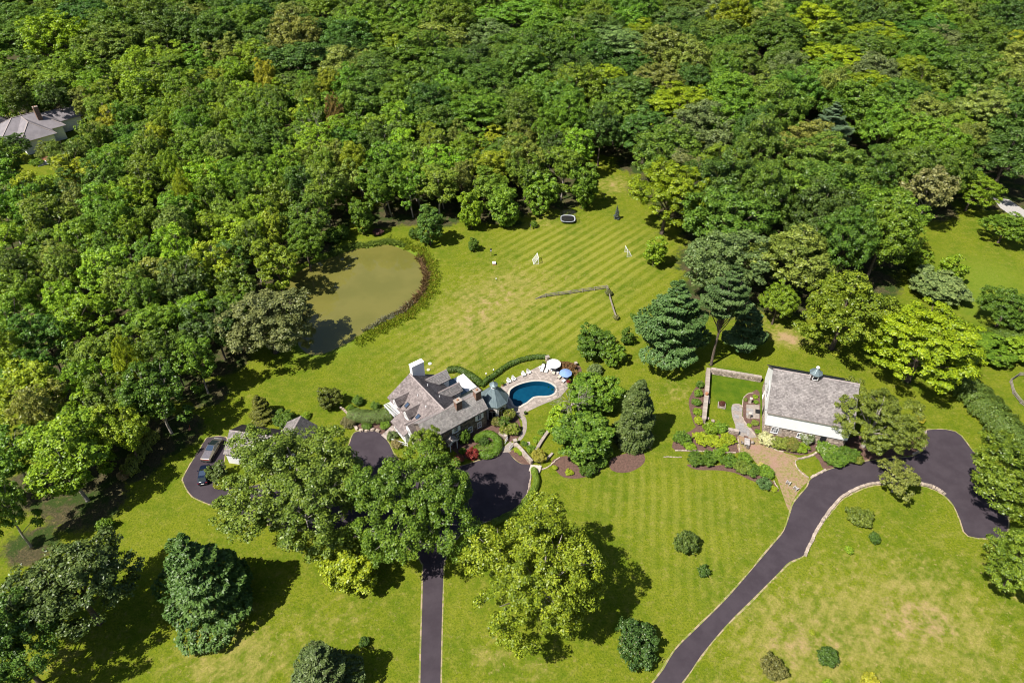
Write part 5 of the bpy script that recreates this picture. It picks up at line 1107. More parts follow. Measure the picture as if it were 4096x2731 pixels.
# ------------------------------------------------------------------ furniture
def place(o, p, rz): o.location = (p[0], p[1], p[2]); o.rotation_euler = (0, 0, rz); return o
ZD = .07
def adirondack(mat, label, p, rz, group):
    t = thing('adirondack_chair', label, 'chair', (p[0], p[1], p[2]), rz, group)     # faces local +x
    s = MB()
    for k in range(5): x = .42-k*.13; z = .36-k*.028; s.box(x-.055, x+.055, -.28, .28, z-.025, z)
    s.build('seat', M[mat], t)
    for k in range(5):
        y = -.22+k*.11; hgt = .82 + .09*math.cos((k-2)*.7)
        MB().bar((-.12, y, .24), (-.12-.38*hgt, y, .24+.92*hgt), .095, .025).build('back_slat', M[mat], t)
    MB().box(-.22, -.17, -.3, .3, .5, .56).build('back_rail', M[mat], t)
    for y in (-.34, .34):
        MB().box(-.42, .46, y-.075, y+.075, .56, .59).build('armrest', M[mat], t); MB().box(.36, .44, y-.05, y+.03, 0, .56).build('leg', M[mat], t); MB().bar((.42, y*.85, .33), (-.55, y*.85, .06), .05, .12).build('leg', M[mat], t)
    return t
G1 = 'white chairs beside the pool'
for (px, py), rz, lab in [((725, 585), -.95, 'white chair beside the pool, first from the octagon room'), ((800, 550), -1.0, 'white chair beside the pool, second from the octagon room'), ((955, 480), -1.15, 'white chair beside the pool, third from the octagon room'), ((1035, 445), -.8, 'white chair beside the pool, nearest the loungers')]:
    q = P(px, py); adirondack('lounger', lab, (q[0], q[1], ZD), rz, G1)
def lounger(mat, cush, label, a, b, group, up=.55):
    d = b-a; L = np.linalg.norm(d); t = thing('sun_lounger', label, 'sun lounger', (a[0], a[1], ZD), math.atan2(d[1], d[0]), group); w = .34
    MB().box(0, 1.3, -w, w, .26, .32).build('seat', M[mat], t); MB().box(.02, 1.28, -w+.04, w-.04, .321, .40).build('cushion', M[cush], t)
    MB().bar((1.3, 0, .30), (1.95, 0, .30+up), 2*w, .06).build('backrest', M[mat], t); MB().bar((1.28, 0, .37), (1.9, 0, .37+up*.95), 2*w-.1, .07).build('cushion', M[cush], t)
    for x in (.1, 1.2):
        for y in (-w+.05, w-.05): MB().box(x-.03, x+.03, y-.03, y+.03, 0, .26).build('leg', M[mat], t)
    for y in (-w, w): MB().box(0, 1.3, y-.03, y+.03, .2, .258).build('side_rail', M[mat], t)
    return t
G2 = 'sun loungers on the pool deck'
lounger('lounger', 'cloth_white', 'white lounger farthest left beneath the hedge end', P(1235, 430), P(1275, 330), G2); lounger('lounger', 'cloth_white', 'white lounger beside the white umbrella', P(1305, 445), P(1345, 345), G2)
lounger('teak', 'lounger_tan', 'tan lounger between the two umbrellas', P(1420, 475), P(1450, 395), G2); lounger('metal_dark', 'lounger_tan', 'tan lounger in front of the blue umbrella', P(1500, 535), P(1560, 480), G2); lounger('metal_dark', 'cloth_white', 'low lounger nearest the potted plants', P(1565, 595), P(1610, 560), G2, .3)
def drum(p, label, r=.26, h=.45, mat='lounger', group=None):
    t = thing('side_table', label, 'table', (p[0], p[1], ZD), 0, group)
    MB().lathe([(r*.8, 0), (r*.7, h*.5), (r*.8, h-.05)], (0, 0, 0), 12).build('pedestal', M[mat], t); MB().lathe([(r, h-.049), (r*1.05, h-.02), (r, h)], (0, 0, 0), 14).build('table_top', M[mat], t)
drum(P(1212, 368), 'small white table left of the loungers'); drum(P(1365, 392), 'small white table right of the second lounger'); drum(P(1398, 412), 'white drum table left of the tan lounger'); drum(P(1495, 445), 'white drum table right of the tan lounger', .3)
def umbrella(p, R, h, mat, label):
    t = thing('parasol', label, 'umbrella', (p[0], p[1], ZD), .2)
    MB().lathe([(.32, 0), (.32, .08), (.06, .12)], (0, 0, 0), 12).build('base', M['metal_dark'], t); MB().tube([(0, 0, .1), (0, 0, h+.12)], .03, 8).build('pole', M['wood_tan'], t)
    m = MB(); n = 8; m.v = [(0, 0, h)]
    for rr, dz in ((.5, -.20), (1.0, -.52)):
        for k in range(16):
            a = k*math.pi/8; sag = 1.0 if k % 2 == 0 else (.955 if rr == 1 else .98); m.v.append((R*rr*sag*math.cos(a), R*rr*sag*math.sin(a), h + dz*(1 if k % 2 == 0 else .93)*R/1.6))
    m.f = [(0, 1+k, 1+(k+1) % 16) for k in range(16)] + [(1+k, 17+k, 17+(k+1) % 16, 1+(k+1) % 16) for k in range(16)]
    k_ = len(m.v); 
    for k in range(16): x, y, z = m.v[17+k]; m.v.append((x*1.0, y*1.0, z-.12))
    m.f += [(17+k, k_+k, k_+(k+1) % 16, 17+(k+1) % 16) for k in range(16)]
    cp = m.build('canopy', M[mat], t, fix=True); MB().lathe([(.05, h), (.05, h+.1), (0, h+.16)], (0, 0, 0), 8).build('finial', M['wood_tan'], t)
    for k in range(8): a = k*math.pi/4; MB().bar((.03, 0, h-.12), (R*.97*math.cos(a), R*.97*math.sin(a), h-.55*R/1.6-.02), .025, .025).build('rib', M['wood_tan'], t)
umbrella(P(1420, 315, 0)+np.array([.0, -1.75, 0]), 1.65, 2.5, 'cloth_white', 'large white parasol at the corner of the pool deck')
umbrella(P(1605, 465, 0)+np.array([0, -1.5, 0]), 1.42, 2.3, 'cloth_blue', 'blue parasol on the right of the pool deck')
def pot(p, label, r=.28, h=.5, col='mid', z=ZD, mat='terracotta', pw=.9, ph=.8):
    t = thing('potted_plant', label, 'planter', (p[0], p[1], z)); MB().lathe([(r*.7, 0), (r, h-.06), (r*1.1, h-.06), (r*1.1, h), (r*.9, h), (r*.85, h-.08)], (0, 0, 0), 12).build('pot', M[mat], t)
    o = link(bpy.data.objects.new('plant', SHR[0]), t); o.location = (0, 0, h-.15); o.scale = (pw/3, pw/3, ph/2.2); o.color = (*C_[col], 1)
pot(P(1270, 320), 'terracotta pot behind the white loungers', col='olive'); pot(P(630, 640), 'potted plant beside the octagon room', col='bright', pw=.8); pot(P(1655, 610), 'terracotta pot at the right corner of the deck', col='red'); pot(P(985, 1085), 'dark pot where the garden path leaves the deck', mat='black', pw=.6, ph=.5, col='deep'); pot(P(1680, 590), 'second pot at the right corner of the deck', col='bright', pw=.6)
def pier(p, label, w=.7, h=1.3, rz=.4, mat='stone_pale'):
    t = thing('stone_pier', label, 'pillar', (p[0], p[1], 0), rz); c = MB().box(-w/2, w/2, -w/2, w/2, 0, h).build('core', M['mortar_pale'], t)
    for o_, u_, n_ in (((-w/2, -w/2, 0), (1, 0, 0), (0, -1, 0)), ((-w/2, w/2, 0), (0, -1, 0), (-1, 0, 0)), ((w/2, -w/2, 0), (0, 1, 0), (1, 0, 0))): stone_face(c, o_, u_, w, h, mat, n_, .3, int(p[0]*10) % 97)
    MB().box(-w/2-.09, w/2+.09, -w/2-.09, w/2+.09, h, h+.1).build('cap', M['coping'], t)
pier(P(1330, 250), 'stone pier at the end of the pool hedge'); pier(P(1775, 320), 'small round-topped pier right of the barberry', .5, .8); pier(A(1545, 925), 'stone pier between the white gates', .6, 1.1)
for (px, py), lab in [((375, 560), 'white globe lamp left of the pool hedge'), ((490, 500), 'globe lamp standing in the pool hedge')]:
    q = P(px, py); t = thing('garden_lamp', lab, 'lamp', tuple(q)); MB().tube([(0, 0, 0), (0, 0, 2.0)], .045, 8).build('pole', M['metal_dark'], t); MB().lathe([(0, 1.98), (.13, 2.05), (.18, 2.2), (.13, 2.35), (0, 2.4)], (0, 0, 0), 12).build('globe', M['white'], t, smooth=True)
q = P(1940, 590); t = thing('garden_bench', 'white stone bench right of the pool', 'bench', tuple(q), .5)
MB().box(-.9, .9, -.25, .25, .42, .5).build('seat', M['poolrim'], t)
for x in (-.6, .6): MB().box(x-.12, x+.12, -.2, .2, 0, .42).build('leg', M['poolrim'], t)
# picnic table, lawn chairs near the barn
q = B(668, 925); tb = thing('dining_table', 'silvery teak table on the brick path beside the barn', 'table', tuple(q), BR)
for k in range(6): y = -.9+k*.31; MB().box(-.5, .5, y, y+.29, .70, .74).build('plank', M['teak'], tb)
for x in (-.42, .42):
    for y in (-.8, .85): MB().box(x-.05, x+.05, y-.05, y+.05, 0, .70).build('leg', M['teak'], tb)
def wchair(p, rz, lab):
    t = thing('garden_chair', lab, 'chair', tuple(p), rz, 'chairs around the teak table'); MB().box(-.24, .24, -.24, .24, .42, .46).build('seat', M['wood_grey'], t); MB().box(-.24, -.2, -.24, .24, .47, .95).build('backrest', M['wood_grey'], t)
    for x in (-.2, .2):
        for y in (-.2, .2): MB().box(x-.025, x+.025, y-.025, y+.025, 0, .42).build('leg', M['wood_grey'], t)
    for y in (-.25, .25): MB().box(-.2, .2, y-.025, y+.025, .62, .65).build('armrest', M['wood_grey'], t)
wchair(B(625, 925), 0+BR, 'dark chair left of the teak table'); wchair(B(718, 925), math.pi+BR, 'dark chair right of the teak table'); wchair(B(672, 968), math.pi/2+BR, 'dark chair at the near end of the teak table')
adirondack('teak', 'weathered slatted chair on the path, farther from the drive', B(1055, 1300), .9, 'weathered chairs on the brick path'); adirondack('teak', 'weathered slatted chair on the path, right by the drive', B(1125, 1352), .6, 'weathered chairs on the brick path')
# ------------------------------------------------------------------ stone walls
def stone_wall(pts, w, h, label, mat='stone_pale', coping=True, seed=1, name='stone_wall', step=None):
    pts = [np.array(p[:2]) for p in pts]; t = thing(name, label, 'wall', (pts[0][0], pts[0][1], 0)); o0 = pts[0]
    for i in range(len(pts)-1):
        a, b = pts[i]-o0, pts[i+1]-o0; d = b-a; L = np.linalg.norm(d); u = d/L; nn = np.array([-u[1], u[0]]); hw = w/2
        q = [a - nn*hw, b - nn*hw, b + nn*hw, a + nn*hw]; c = MB().prism([tuple(x) for x in q], 0, h - i*.003).build('core', M['mortar_pale'], t)
        for s, (p0, uu) in ((-1, (a - nn*hw, u)), (1, (b + nn*hw, -u))): stone_face(c, (p0[0], p0[1], 0), (uu[0], uu[1], 0), L, h-.02, mat, (nn[0]*s, nn[1]*s, 0), .3, seed+i*2+s)
        if i == 0: stone_face(c, (q[3][0], q[3][1], 0), (-nn[0], -nn[1], 0), w, h-.02, mat, (-u[0], -u[1], 0), .3, seed+50)
        if i == len(pts)-2: stone_face(c, (q[1][0], q[1][1], 0), (nn[0], nn[1], 0), w, h-.02, mat, (u[0], u[1], 0), .3, seed+51)
        if coping:
            n = max(1, int(L/.9)); r = random.Random(seed)
            for k in range(n):
                m = a + u*(L*(k+.5)/n); s = MB().box(-L/n/2+.012, L/n/2-.012, -hw-.05, hw+.05, h+.002, h+.09+r.uniform(-.01, .01)); s.build('coping_stone', M['coping'], t, (m[0], m[1], 0), math.atan2(u[1], u[0]))
    return t
stone_wall([B(305, 255), B(290, 470), B(262, 730)], .75, 1.3, 'left stone wall of the barn court', seed=11)
stone_wall([B(330, 262), B(560, 300), B(800, 340)], .65, 1.35, 'back stone wall of the barn court', seed=13)
stone_wall([B(270, 775), B(380, 785)], .6, 1.0, 'short front wall at the left court corner', seed=15); stone_wall([B(490, 815), B(590, 835)], .6, 1.0, 'short front wall stub beside the court gateway', seed=17)
stone_wall([A(1400, 840), A(1440, 870), A(1470, 880)], .5, .9, 'short stone wall left of the white gate', seed=19)
stone_wall([A(1545, 945), A(1600, 1000), A(1650, 1060), A(1700, 1115)], .55, .95, 'sloping stone wall along the turning court', seed=21)
stone_wall([A(1870, 800), A(1820, 870), A(1780, 930), A(1742, 1000)], .5, .55, 'low pale garden wall below the pool', seed=23)
stone_wall([A(1835, 1085), A(1895, 1020)], .35, .35, 'short low wall right of the yellow shrub', seed=25)
stone_wall([B(2240, 800), B(2345, 835)], .6, .6, 'pale stone wall right of the olive tree', seed=27)
# edging and kerbs of single stones
def edging(pts, label, sw=.45, w=.4, h=.28, seed=1, mat='stone_pale', name='stone_edging', jit=.05):
    pth = resample(smooth_path(pts, False, 10), sw); r = random.Random(seed); t = thing(name, label, 'edging', (pth[0][0], pth[0][1], 0)); o0 = pth[0]; meshes = []
    for k in range(5):
        m = MB().box(-sw/2+.015, sw/2-.015, -w/2*r.uniform(.85, 1.1), w/2*r.uniform(.85, 1.1), -.05, h*r.uniform(.8, 1.15), tx=r.uniform(.05, .2), ty=r.uniform(.08, .25)); meshes.append(m.mesh('stone', M['flag' if mat == 'flag' else 'kerb']))
    for i in range(len(pth)-1):
        m = (pth[i]+pth[i+1])/2 - o0; d = pth[i+1]-pth[i]; o = bpy.data.objects.new('stone', meshes[r.randrange(5)]); o.location = (m[0]+r.uniform(-jit, jit), m[1]+r.uniform(-jit, jit), 0); o.rotation_euler = (0, 0, math.atan2(d[1], d[0])+r.uniform(-.1, .1)); link(o, t)
    return t
M['kerb'] = MT('kerb_stone', (.46, .375, .30), (.33, .265, .21), 1.6, .9, .5, 6, rand=.28)
edging([R8(500, 408), R8(520, 362), R8(556, 292), R8(604, 222), R8(645, 180), R8(715, 143), R8(780, 128), R8(870, 122), R8(950, 131), R8(1000, 145), R8(1048, 178)], 'curved kerb of tan stones inside the right driveway bend', .5, .62, .32, 3)
edging([B(1270, 1243), B(1340, 1205), B(1412, 1168)], 'tan stone kerb between small lawn and drive', .5, .5, .3, 4); edging([B(1150, 1068), B(1230, 1050), B(1290, 1030), B(1325, 1000)], 'curved tan stone rim at the barn door', .45, .45, .3, 5)
edging([B(1130, 1075), B(1125, 1110), B(1150, 1160), B(1200, 1210), B(1258, 1243)], 'thin pale edging around the small lawn', .5, .2, .14, 6); edging([B(0, 988), B(200, 992), B(360, 1002), B(598, 1008)], 'pale edging along the front of the garden bed', .6, .22, .2, 7); edging([B(601, 1005), B(596, 920), B(588, 850)], 'pale edging between garden bed and teak table', .6, .2, .2, 8)
edging([B(880, 948), B(950, 985), B(1040, 1003)], 'pale edging below the barn hydrangeas', .5, .2, .15, 9); edging([B(-110, 1046), B(0, 1048), B(85, 1052)], 'short pale edging on the lawn below the arborvitae', .6, .2, .14, 10); edging([B(925, 1270), B(950, 1320), B(975, 1365)], 'pale edging at the tip of the lawn-edge bed', .5, .2, .15, 12)
edging([B(630, 580), B(640, 500), B(680, 460), B(735, 448)], 'white curved edging of the upper barn bed', .5, .2, .16, 13); edging([B(632, 670), B(660, 740), B(710, 800), B(762, 862)], 'white curved edging of the lower barn bed', .5, .2, .16, 14)
edging([A(1765, 1165), A(1820, 1160), A(1870, 1130), A(1920, 1085), A(1972, 1045)], 'white stone edging curving from the court steps', .5, .26, .2, 15); edging([A(1692, 1180), A(1690, 1250), A(1670, 1350), A(1645, 1440), A(1600, 1500)], 'pale stone kerb along the right rim of the turning court', .5, .3, .2, 16)
edging([A(5, 680), A(30, 740), A(60, 785), A(130, 802), A(220, 795), A(290, 815)], 'rough rock edging below the wide hedge', .6, .55, .4, 17, jit=.18); edging([CC(1890, 370), CC(1950, 420), CC(1990, 470), CC(2010, 540), CC(2060, 610)], 'rock edging running down beside the yew', .6, .5, .35, 18, jit=.15)
edging([B(2220, 1025), B(2290, 990), B(2340, 950)], 'tan stone rim of the bed beside the parking bay', .5, .45, .3, 19)
# rocks in the court corners
for k, (px, py, s, lab) in enumerate([(355, 265, .9, 'pile rock, biggest, in the back court corner'), (390, 260, .6, 'smaller rock in the back court corner'), (305, 690, .6, 'rock at the front left court corner'), (355, 715, .7, 'flat rock beside the short front wall')]):
    q = B(px, py); r = random.Random(k); m = MB().lathe([(.3*s, 0), (.62*s, .2*s), (.55*s, .5*s), (.2*s, .7*s)], (0, 0, 0), 7); m.v = [(x+r.uniform(-.1, .1)*s, y+r.uniform(-.1, .1)*s, max(0, z+r.uniform(-.06, .06)*s)) for x, y, z in m.v]
    tag(m.build('rock', M['kerb'], None, tuple(q), k), lab, 'rock')
# pedestals, planter box, bench in the court
for (px, py), lab in [((700, 540), 'grey stone pedestal, upper of the two at the barn terrace'), ((690, 680), 'grey stone pedestal, lower of the two at the barn terrace')]:
    t = thing('pedestal', lab, 'pedestal', tuple(B(px, py)), BR); MB().box(-.3, .3, -.3, .3, 0, .2).build('base', M['coping'], t); MB().box(-.2, .2, -.2, .2, .2, 1.25, tx=.1, ty=.1).build('shaft', M['coping'], t); MB().box(-.28, .28, -.28, .28, 1.25, 1.4).build('cap', M['poolrim'], t)
t = thing('planter_box', 'square stone planter with reddish plant in the court lawn', 'planter', tuple(B(435, 570)), BR)
for x0, x1, y0, y1 in ((-.8, .8, -.8, -.65), (-.8, .8, .65, .8), (-.8, -.65, -.648, .648), (.65, .8, -.648, .648)): MB().box(x0, x1, y0, y1, 0, .42).build('side', M['coping'], t)
MB().box(-.65, .65, -.65, .65, 0, .33).build('soil', M['mulch'], t); o = link(bpy.data.objects.new('plant', SHR[1]), t); o.location = (0, .1, .25); o.scale = (.45, .45, .42); o.color = (.16, .06, .035, 1)
t = thing('garden_bench', 'dark wooden bench against the left court wall', 'bench', tuple(B(312, 520)), BR+math.pi/2+.05)
MB().box(-1.2, 1.2, -.25, .2, .42, .47).build('seat', M['wood_grey'], t); MB().box(-1.2, 1.2, .2, .25, .47, .9).build('backrest', M['wood_grey'], t)
for x in (-1.1, 1.1): MB().box(x-.04, x+.04, -.2, .18, 0, .42).build('leg', M['wood_grey'], t)
q = B(295, 465, 1.39); tag(MB().lathe([(.2, 0), (.32, .12), (.3, .5), (.36, .55), (.3, .6), (0, .62)], (0, 0, 0), 12).build('urn', M['terracotta'], None, tuple(q)), 'terracotta urn standing on the left court wall', 'urn')
tag(MB().box(-.5, .5, -.6, .6, .03, .06).build('door_mat', M['black'], None, tuple(B(775, 622, .03)), BR), 'dark mat on the barn terrace', 'mat')
tag(MB().box(-.45, .45, -.3, .3, .0, .02).build('door_mat', M['mulch'], None, tuple(B(665, 860, .02)), BR), 'brown mat on the path above the teak table', 'mat')
# gates and steps beside the turning court
for (px, py), rz, lab in [((1462, 885), 1.15, 'white slatted gate leaf, upper of the pair'), ((1508, 945), .95, 'white slatted gate leaf, lower of the pair')]:
    t = thing('garden_gate', lab, 'gate', tuple(A(px, py+22)), rz)
    for z in (.15, .95): MB().box(-.65, .65, -.03, .03, z, z+.09).build('rail', M['white'], t)
    for k in range(7): x = -.6+k*.2; MB().box(x-.05, x+.05, -.055, -.032, .08, 1.05+.12*math.cos((k-3)*.5)).build('picket', M['white'], t)
t = thing('court_steps', 'pale stone steps with iron rail beside the yellow shrub', 'steps', tuple(A(1715, 1155)), -.25)
for k in range(4): MB().box(-.7+k*.55, -.15+k*.55, -.8, .8, 0, .12+k*.1).build('step', M['poolrim'], t)
MB().tube([(-.4, .85, .1), (-.4, .85, .95), (1.2, .85, 1.3), (1.2, .85, .4)], .03, 6).build('handrail', M['metal_dark'], t)
t = thing('entry_steps', 'pale stone steps rising to the white entry', 'steps', tuple(A(340, 850)), HR+.15)
for k in range(6): MB().box(-.6+k*.5, -.1+k*.5, -.9, .9, 0, .1+k*.13).build('step', M['flag'], t)
for s in (-.95, .95): MB().tube([(-.4, s, .1), (-.4, s, .9), (2.2, s, 1.6), (2.2, s, .7)], .03, 6).build('handrail', M['metal_dark'], t)
t = thing('white_rail', 'white slatted rail below the entry steps', 'railing', tuple(A(470, 930)), HR-1.0)
for z in (.3, .9): MB().box(-1.8, 1.8, -.04, .04, z, z+.08).build('rail', M['white'], t)
for k in range(10): x = -1.7+k*.377; MB().box(x-.04, x+.04, -.065, -.041, .05, 1.0).build('picket', M['white'], t)
tag(MB().box(-.6, .6, -.45, .45, 0, .06).build('paving_slab', M['flag'], None, tuple(A(1658, 922)), .1), 'single flat slab on the grass above the sloping wall', 'slab')
# ------------------------------------------------------------------ split-rail fences
def rail_fence(tops, label, rails=3, h=1.15, drop=None, mat='wood_grey', post=.09):
    pts = [np.array(p[:2]) for p in tops]; o0 = pts[0]; t = thing('rail_fence', label, 'fence', (o0[0], o0[1], 0)); r = random.Random(len(pts))
    for i, p in enumerate(pts):
        hh = h if not (drop == i) else .15; q = p-o0; MB().box(-post, post, -post, post, -.1, hh, r.uniform(-.2, .2), .1, .1).build('post', M[mat], t, (q[0], q[1], 0))
    for i in range(len(pts)-1):
        a, b = pts[i]-o0, pts[i+1]-o0
        for k in range(rails):
            z = h*(.25 + .62*k/max(1, rails-1)); za = .08+k*.04 if drop == i else z; zb = .08+k*.04 if drop == i+1 else z
            MB().bar((a[0], a[1], za+r.uniform(-.03, .03)), (b[0], b[1], zb+r.uniform(-.03, .03)), .09, .14).build('rail', M[mat], t)
rail_fence([E(505, 1143), E(592, 1126), E(695, 1112), E(795, 1100), E(900, 1083), E(1000, 1070), E(1100, 1055)], 'split-rail fence running across the middle of the lawn', drop=0)
rail_fence([E(1108, 1062), E(1125, 1140), E(1150, 1225), E(1178, 1312)], 'split-rail fence running down from the fence corner', post=.11)
rail_fence([R5(2400, 835), R5(2320, 838), R5(2272, 872), R5(2288, 935), R5(2330, 990), R5(2400, 1050)], 'curved split-rail fence at the right edge', mat='wood_grey')
# ------------------------------------------------------------------ lawn things
q = E(775, 490); t = thing('trampoline', 'black trampoline with safety net at the edge of the wood', 'trampoline', tuple(q), -.05)
a_, b_ = 2.25, 2.1
def rr(a, b, e=3.2, n=28): return [(a*math.copysign(abs(math.cos(k*2*math.pi/n))**(2/e), math.cos(k*2*math.pi/n)), b*math.copysign(abs(math.sin(k*2*math.pi/n))**(2/e), math.sin(k*2*math.pi/n))) for k in range(n)]
MB().prism(rr(a_-.32, b_-.32), .84, .86).build('mat', M['black'], t); o_, i_ = rr(a_, b_), rr(a_-.32, b_-.32)
m = MB(); n = len(o_); m.v = [(x, y, .9) for x, y in o_] + [(x, y, .9) for x, y in i_] + [(x, y, .82) for x, y in o_] + [(x, y, .861) for x, y in i_]; m.f = [(k, (k+1) % n, n+(k+1) % n, n+k) for k in range(n)] + [(k, 2*n+k, 2*n+(k+1) % n, (k+1) % n) for k in range(n)] + [(n+k, n+(k+1) % n, 3*n+(k+1) % n, 3*n+k) for k in range(n)]; m.build('pad', M['plastic_pad'], t)
for k in range(0, n, 4): x, y = o_[k]; MB().tube([(x*.92, y*.92, 0), (x*.92, y*.92, .82)], .035, 6).build('leg', M['metal_dark'], t); MB().tube([(x, y, .6), (x*1.06, y*1.06, 2.6)], .03, 6).build('net_pole', M['metal_dark'], t)
m = MB(); m.v = [(x*1.02, y*1.02, .9) for x, y in o_] + [(x*1.06, y*1.06, 2.55) for x, y in o_]; m.f = [(k, (k+1) % n, n+(k+1) % n, n+k) for k in range(n)]; m.build('net', M['net'], t)
def goal(p, rz, label):
    t = thing('soccer_goal', label, 'goal', tuple(p), rz, 'practice goals on the lawn'); w, h, d = 1.25, 2.0, 1.3     # mouth faces local +x
    MB().tube([(0, -w, 0), (0, -w, h)], .06, 8).build('post', M['white'], t); MB().tube([(0, w, 0), (0, w, h)], .06, 8).build('post', M['white'], t); MB().tube([(0, -w-.05, h), (0, w+.05, h)], .06, 8).build('crossbar', M['white'], t)
    for y in (-w, w): MB().tube([(0, y, h), (-d, y, .04), (0, y, .04)], .045, 6).build('stay', M['white'], t)
    MB().tube([(-d, -w, .04), (-d, w, .04)], .045, 6).build('ground_bar', M['white'], t)
    nt = MB()
    for k in range(13): y = -w + 2*w*k/12; nt.bar((-.02, y, h), (-d, y, .05), .018, .018)
    for k in range(1, 10): f = k/10; nt.bar((-d*f, -w, h*(1-f)), (-d*f, w, h*(1-f)), .018, .018)
    for y in (-w, w):
        for k in range(1, 8): f = k/8; nt.bar((-d*f, y, .05), (-d*f, y, h*(1-f)), .018, .018)
    o = nt.build('net', M['white'], t, fix=False); o['kind'] = 'stuff'
goal(E(525, 830), .12, 'white practice goal on the left of the upper lawn'); goal(E(1262, 768), math.pi+.12, 'white practice goal on the right of the upper lawn')
q = PD(2258, 460); t = thing('bird_feeder', 'bird house on a tan pole right of the pond', 'bird feeder', tuple(q)); MB().tube([(0, 0, 0), (0, 0, 1.7)], .06, 8).build('pole', M['wood_tan'], t); MB().lathe([(.3, 1.68), (.16, 1.9)], (0, 0, 0), 10).build('baffle', M['metal_dark'], t)
MB().box(-.2, .2, -.2, .2, 1.9, 2.3).build('box', M['white'], t); MB().lathe([(.42, 2.28), (.1, 2.6), (0, 2.68)], (0, 0, 0), 4, rot=math.pi/4).build('roof', M['metal_dark'], t)
q = PD(2290, 540); t = thing('well_cover', 'low white box on the lawn below the bird house', 'box', tuple(q), .1); MB().box(-.4, .4, -.5, .5, 0, .45).build('box', M['terracotta'], t); MB().box(-.46, .46, -.56, .56, .45, .55).build('lid', M['white'], t)
q = PD(2312, 705); t = thing('garden_light', 'tiny white marker on the dry lawn', 'light', tuple(q)); MB().tube([(0, 0, 0), (0, 0, .35)], .05, 6).build('stake', M['metal_dark'], t); MB().lathe([(0, .35), (.16, .4), (.16, .5), (0, .56)], (0, 0, 0), 10).build('head', M['white'], t)
t = put_tree(dict(x=E(1180, 475)[0], y=E(1180, 475)[1], R=1.05, H=4.6, kind='spruce', col=(.16, .2, .2), label='young silvery blue spruce on the upper lawn', name='blue_spruce'))
for (px, py), lab in [((1080, 310), 'thin bird house pole at the wood edge gap'), ((463, 565), 'short post left of the trampoline')]:
    t = thing('bird_feeder', lab, 'bird feeder', tuple(E(px, py))); MB().tube([(0, 0, 0), (0, 0, 1.5)], .05, 6).build('pole', M['wood_grey'], t); MB().box(-.15, .15, -.15, .15, 1.5, 1.8).build('box', M['wood_grey'], t); MB().box(-.22, .22, -.22, .22, 1.8, 1.86).build('roof', M['metal_dark'], t)
t = thing('lawn_marker', 'small orange ball marker on the left lawn', 'marker', tuple(CC(168, 625))); MB().lathe([(.1, 0), (.32, .1), (.34, .35), (.2, .5), (0, .52)], (0, 0, 0), 12).build('cap', M['terracotta'], t); MB().tube([(.1, .1, .1), (.15, .3, 1.3)], .025, 6).build('stake', M['orange'], t)
for p_, lab in [(A(748, 175), 'white disc cover on the lawn behind the white chimney'), (A(735, 232), 'second disc cover nearer the white chimney')]: tag(MB().lathe([(.42, 0), (.42, .12), (.3, .2), (0, .22)], (0, 0, 0), 14).build('manhole_cover', M['white' if 'white disc' in lab else 'lounger_tan'], None, tuple(p_)), lab, 'cover')
# ------------------------------------------------------------------ vehicles
def wheel(parent, x, y, r, w=.26):
    o = MB().lathe([(r*.55, -w/2), (r*.95, -w/2), (r, -w/2+.05), (r, w/2-.05), (r*.95, w/2), (r*.55, w/2)], (0, 0, 0), 20).build('wheel', M['black'], parent, (x, y, r)); o.rotation_euler = (math.pi/2, 0, 0)
    k = MB().lathe([(.001, -w/2-.01), (r*.6, -w/2+.01), (r*.6, w/2-.01), (.001, w/2+.01)], (0, 0, 0), 12).build('rim', M['metal_dark'], o)
ra, rb = CC(350, 985, .5), CC(495, 742, .4); d = rb-ra; tr = thing('pickup_truck', 'angular steel pickup truck parked beside the garage', 'pickup truck', (ra[0], ra[1], 0), math.atan2(d[1], d[0]))
def loft(secs, name, mat, parent, smooth=False):
    m = MB(); k = len(secs[0]); m.v = [p for s in secs for p in s]; m.f = [(i*k+j, i*k+(j+1) % k, (i+1)*k+(j+1) % k, (i+1)*k+j) for i in range(len(secs)-1) for j in range(k)]; m.f += [tuple(range(k))[::-1], tuple((len(secs)-1)*k+j for j in range(k))]; return m.build(name, M[mat], parent, smooth=smooth)
Lt = 5.68
def tsec(x, zt, zb, wt, wm, zm): return [(x, -wm, zm), (x, -wm*.97, zb), (x, wm*.97, zb), (x, wm, zm), (x, wt, zt), (x, -wt, zt)]
loft([tsec(0, 1.22, .55, .86, .98, .95), tsec(.05, 1.26, .42, .86, 1.0, 1.0), tsec(2.0, 1.55, .4, .80, 1.01, 1.08), tsec(3.15, 1.78, .4, .70, 1.01, 1.1), tsec(5.0, 1.18, .4, .82, 1.0, 1.02), tsec(5.6, 1.0, .42, .84, .97, .88), tsec(5.68, .88, .5, .84, .95, .8)], 'body', 'steel', tr)
def on_top(x0, x1, ins, name, mat, lift=.012):
    prof = [(0, 1.22, .86), (.05, 1.26, .86), (2.0, 1.55, .80), (3.15, 1.78, .70), (5.0, 1.18, .82), (5.6, 1.0, .84)]
    def at(x):
        for (a, za, wa), (b, zb, wb) in zip(prof, prof[1:]):
            if a <= x <= b: f = (x-a)/(b-a); return za+(zb-za)*f, wa+(wb-wa)*f
    (z0, w0), (z1, w1) = at(x0), at(x1); m = MB().quad((x0, -w0+ins, z0+lift), (x1, -w1+ins, z1+lift), (x1, w1-ins, z1+lift), (x0, w0-ins, z0+lift)); return m.build(name, M[mat], tr)
tn = on_top(.1, 1.92, .08, 'bed_cover', 'tonneau')
for k in range(9):
    x = .25+k*.19; MB().box(x-.008, x+.008, -.74, .74, 1.262+.155*(x-.05)+.012, 1.262+.155*(x-.05)+.02).build('slat_joint', M['black'], tn)
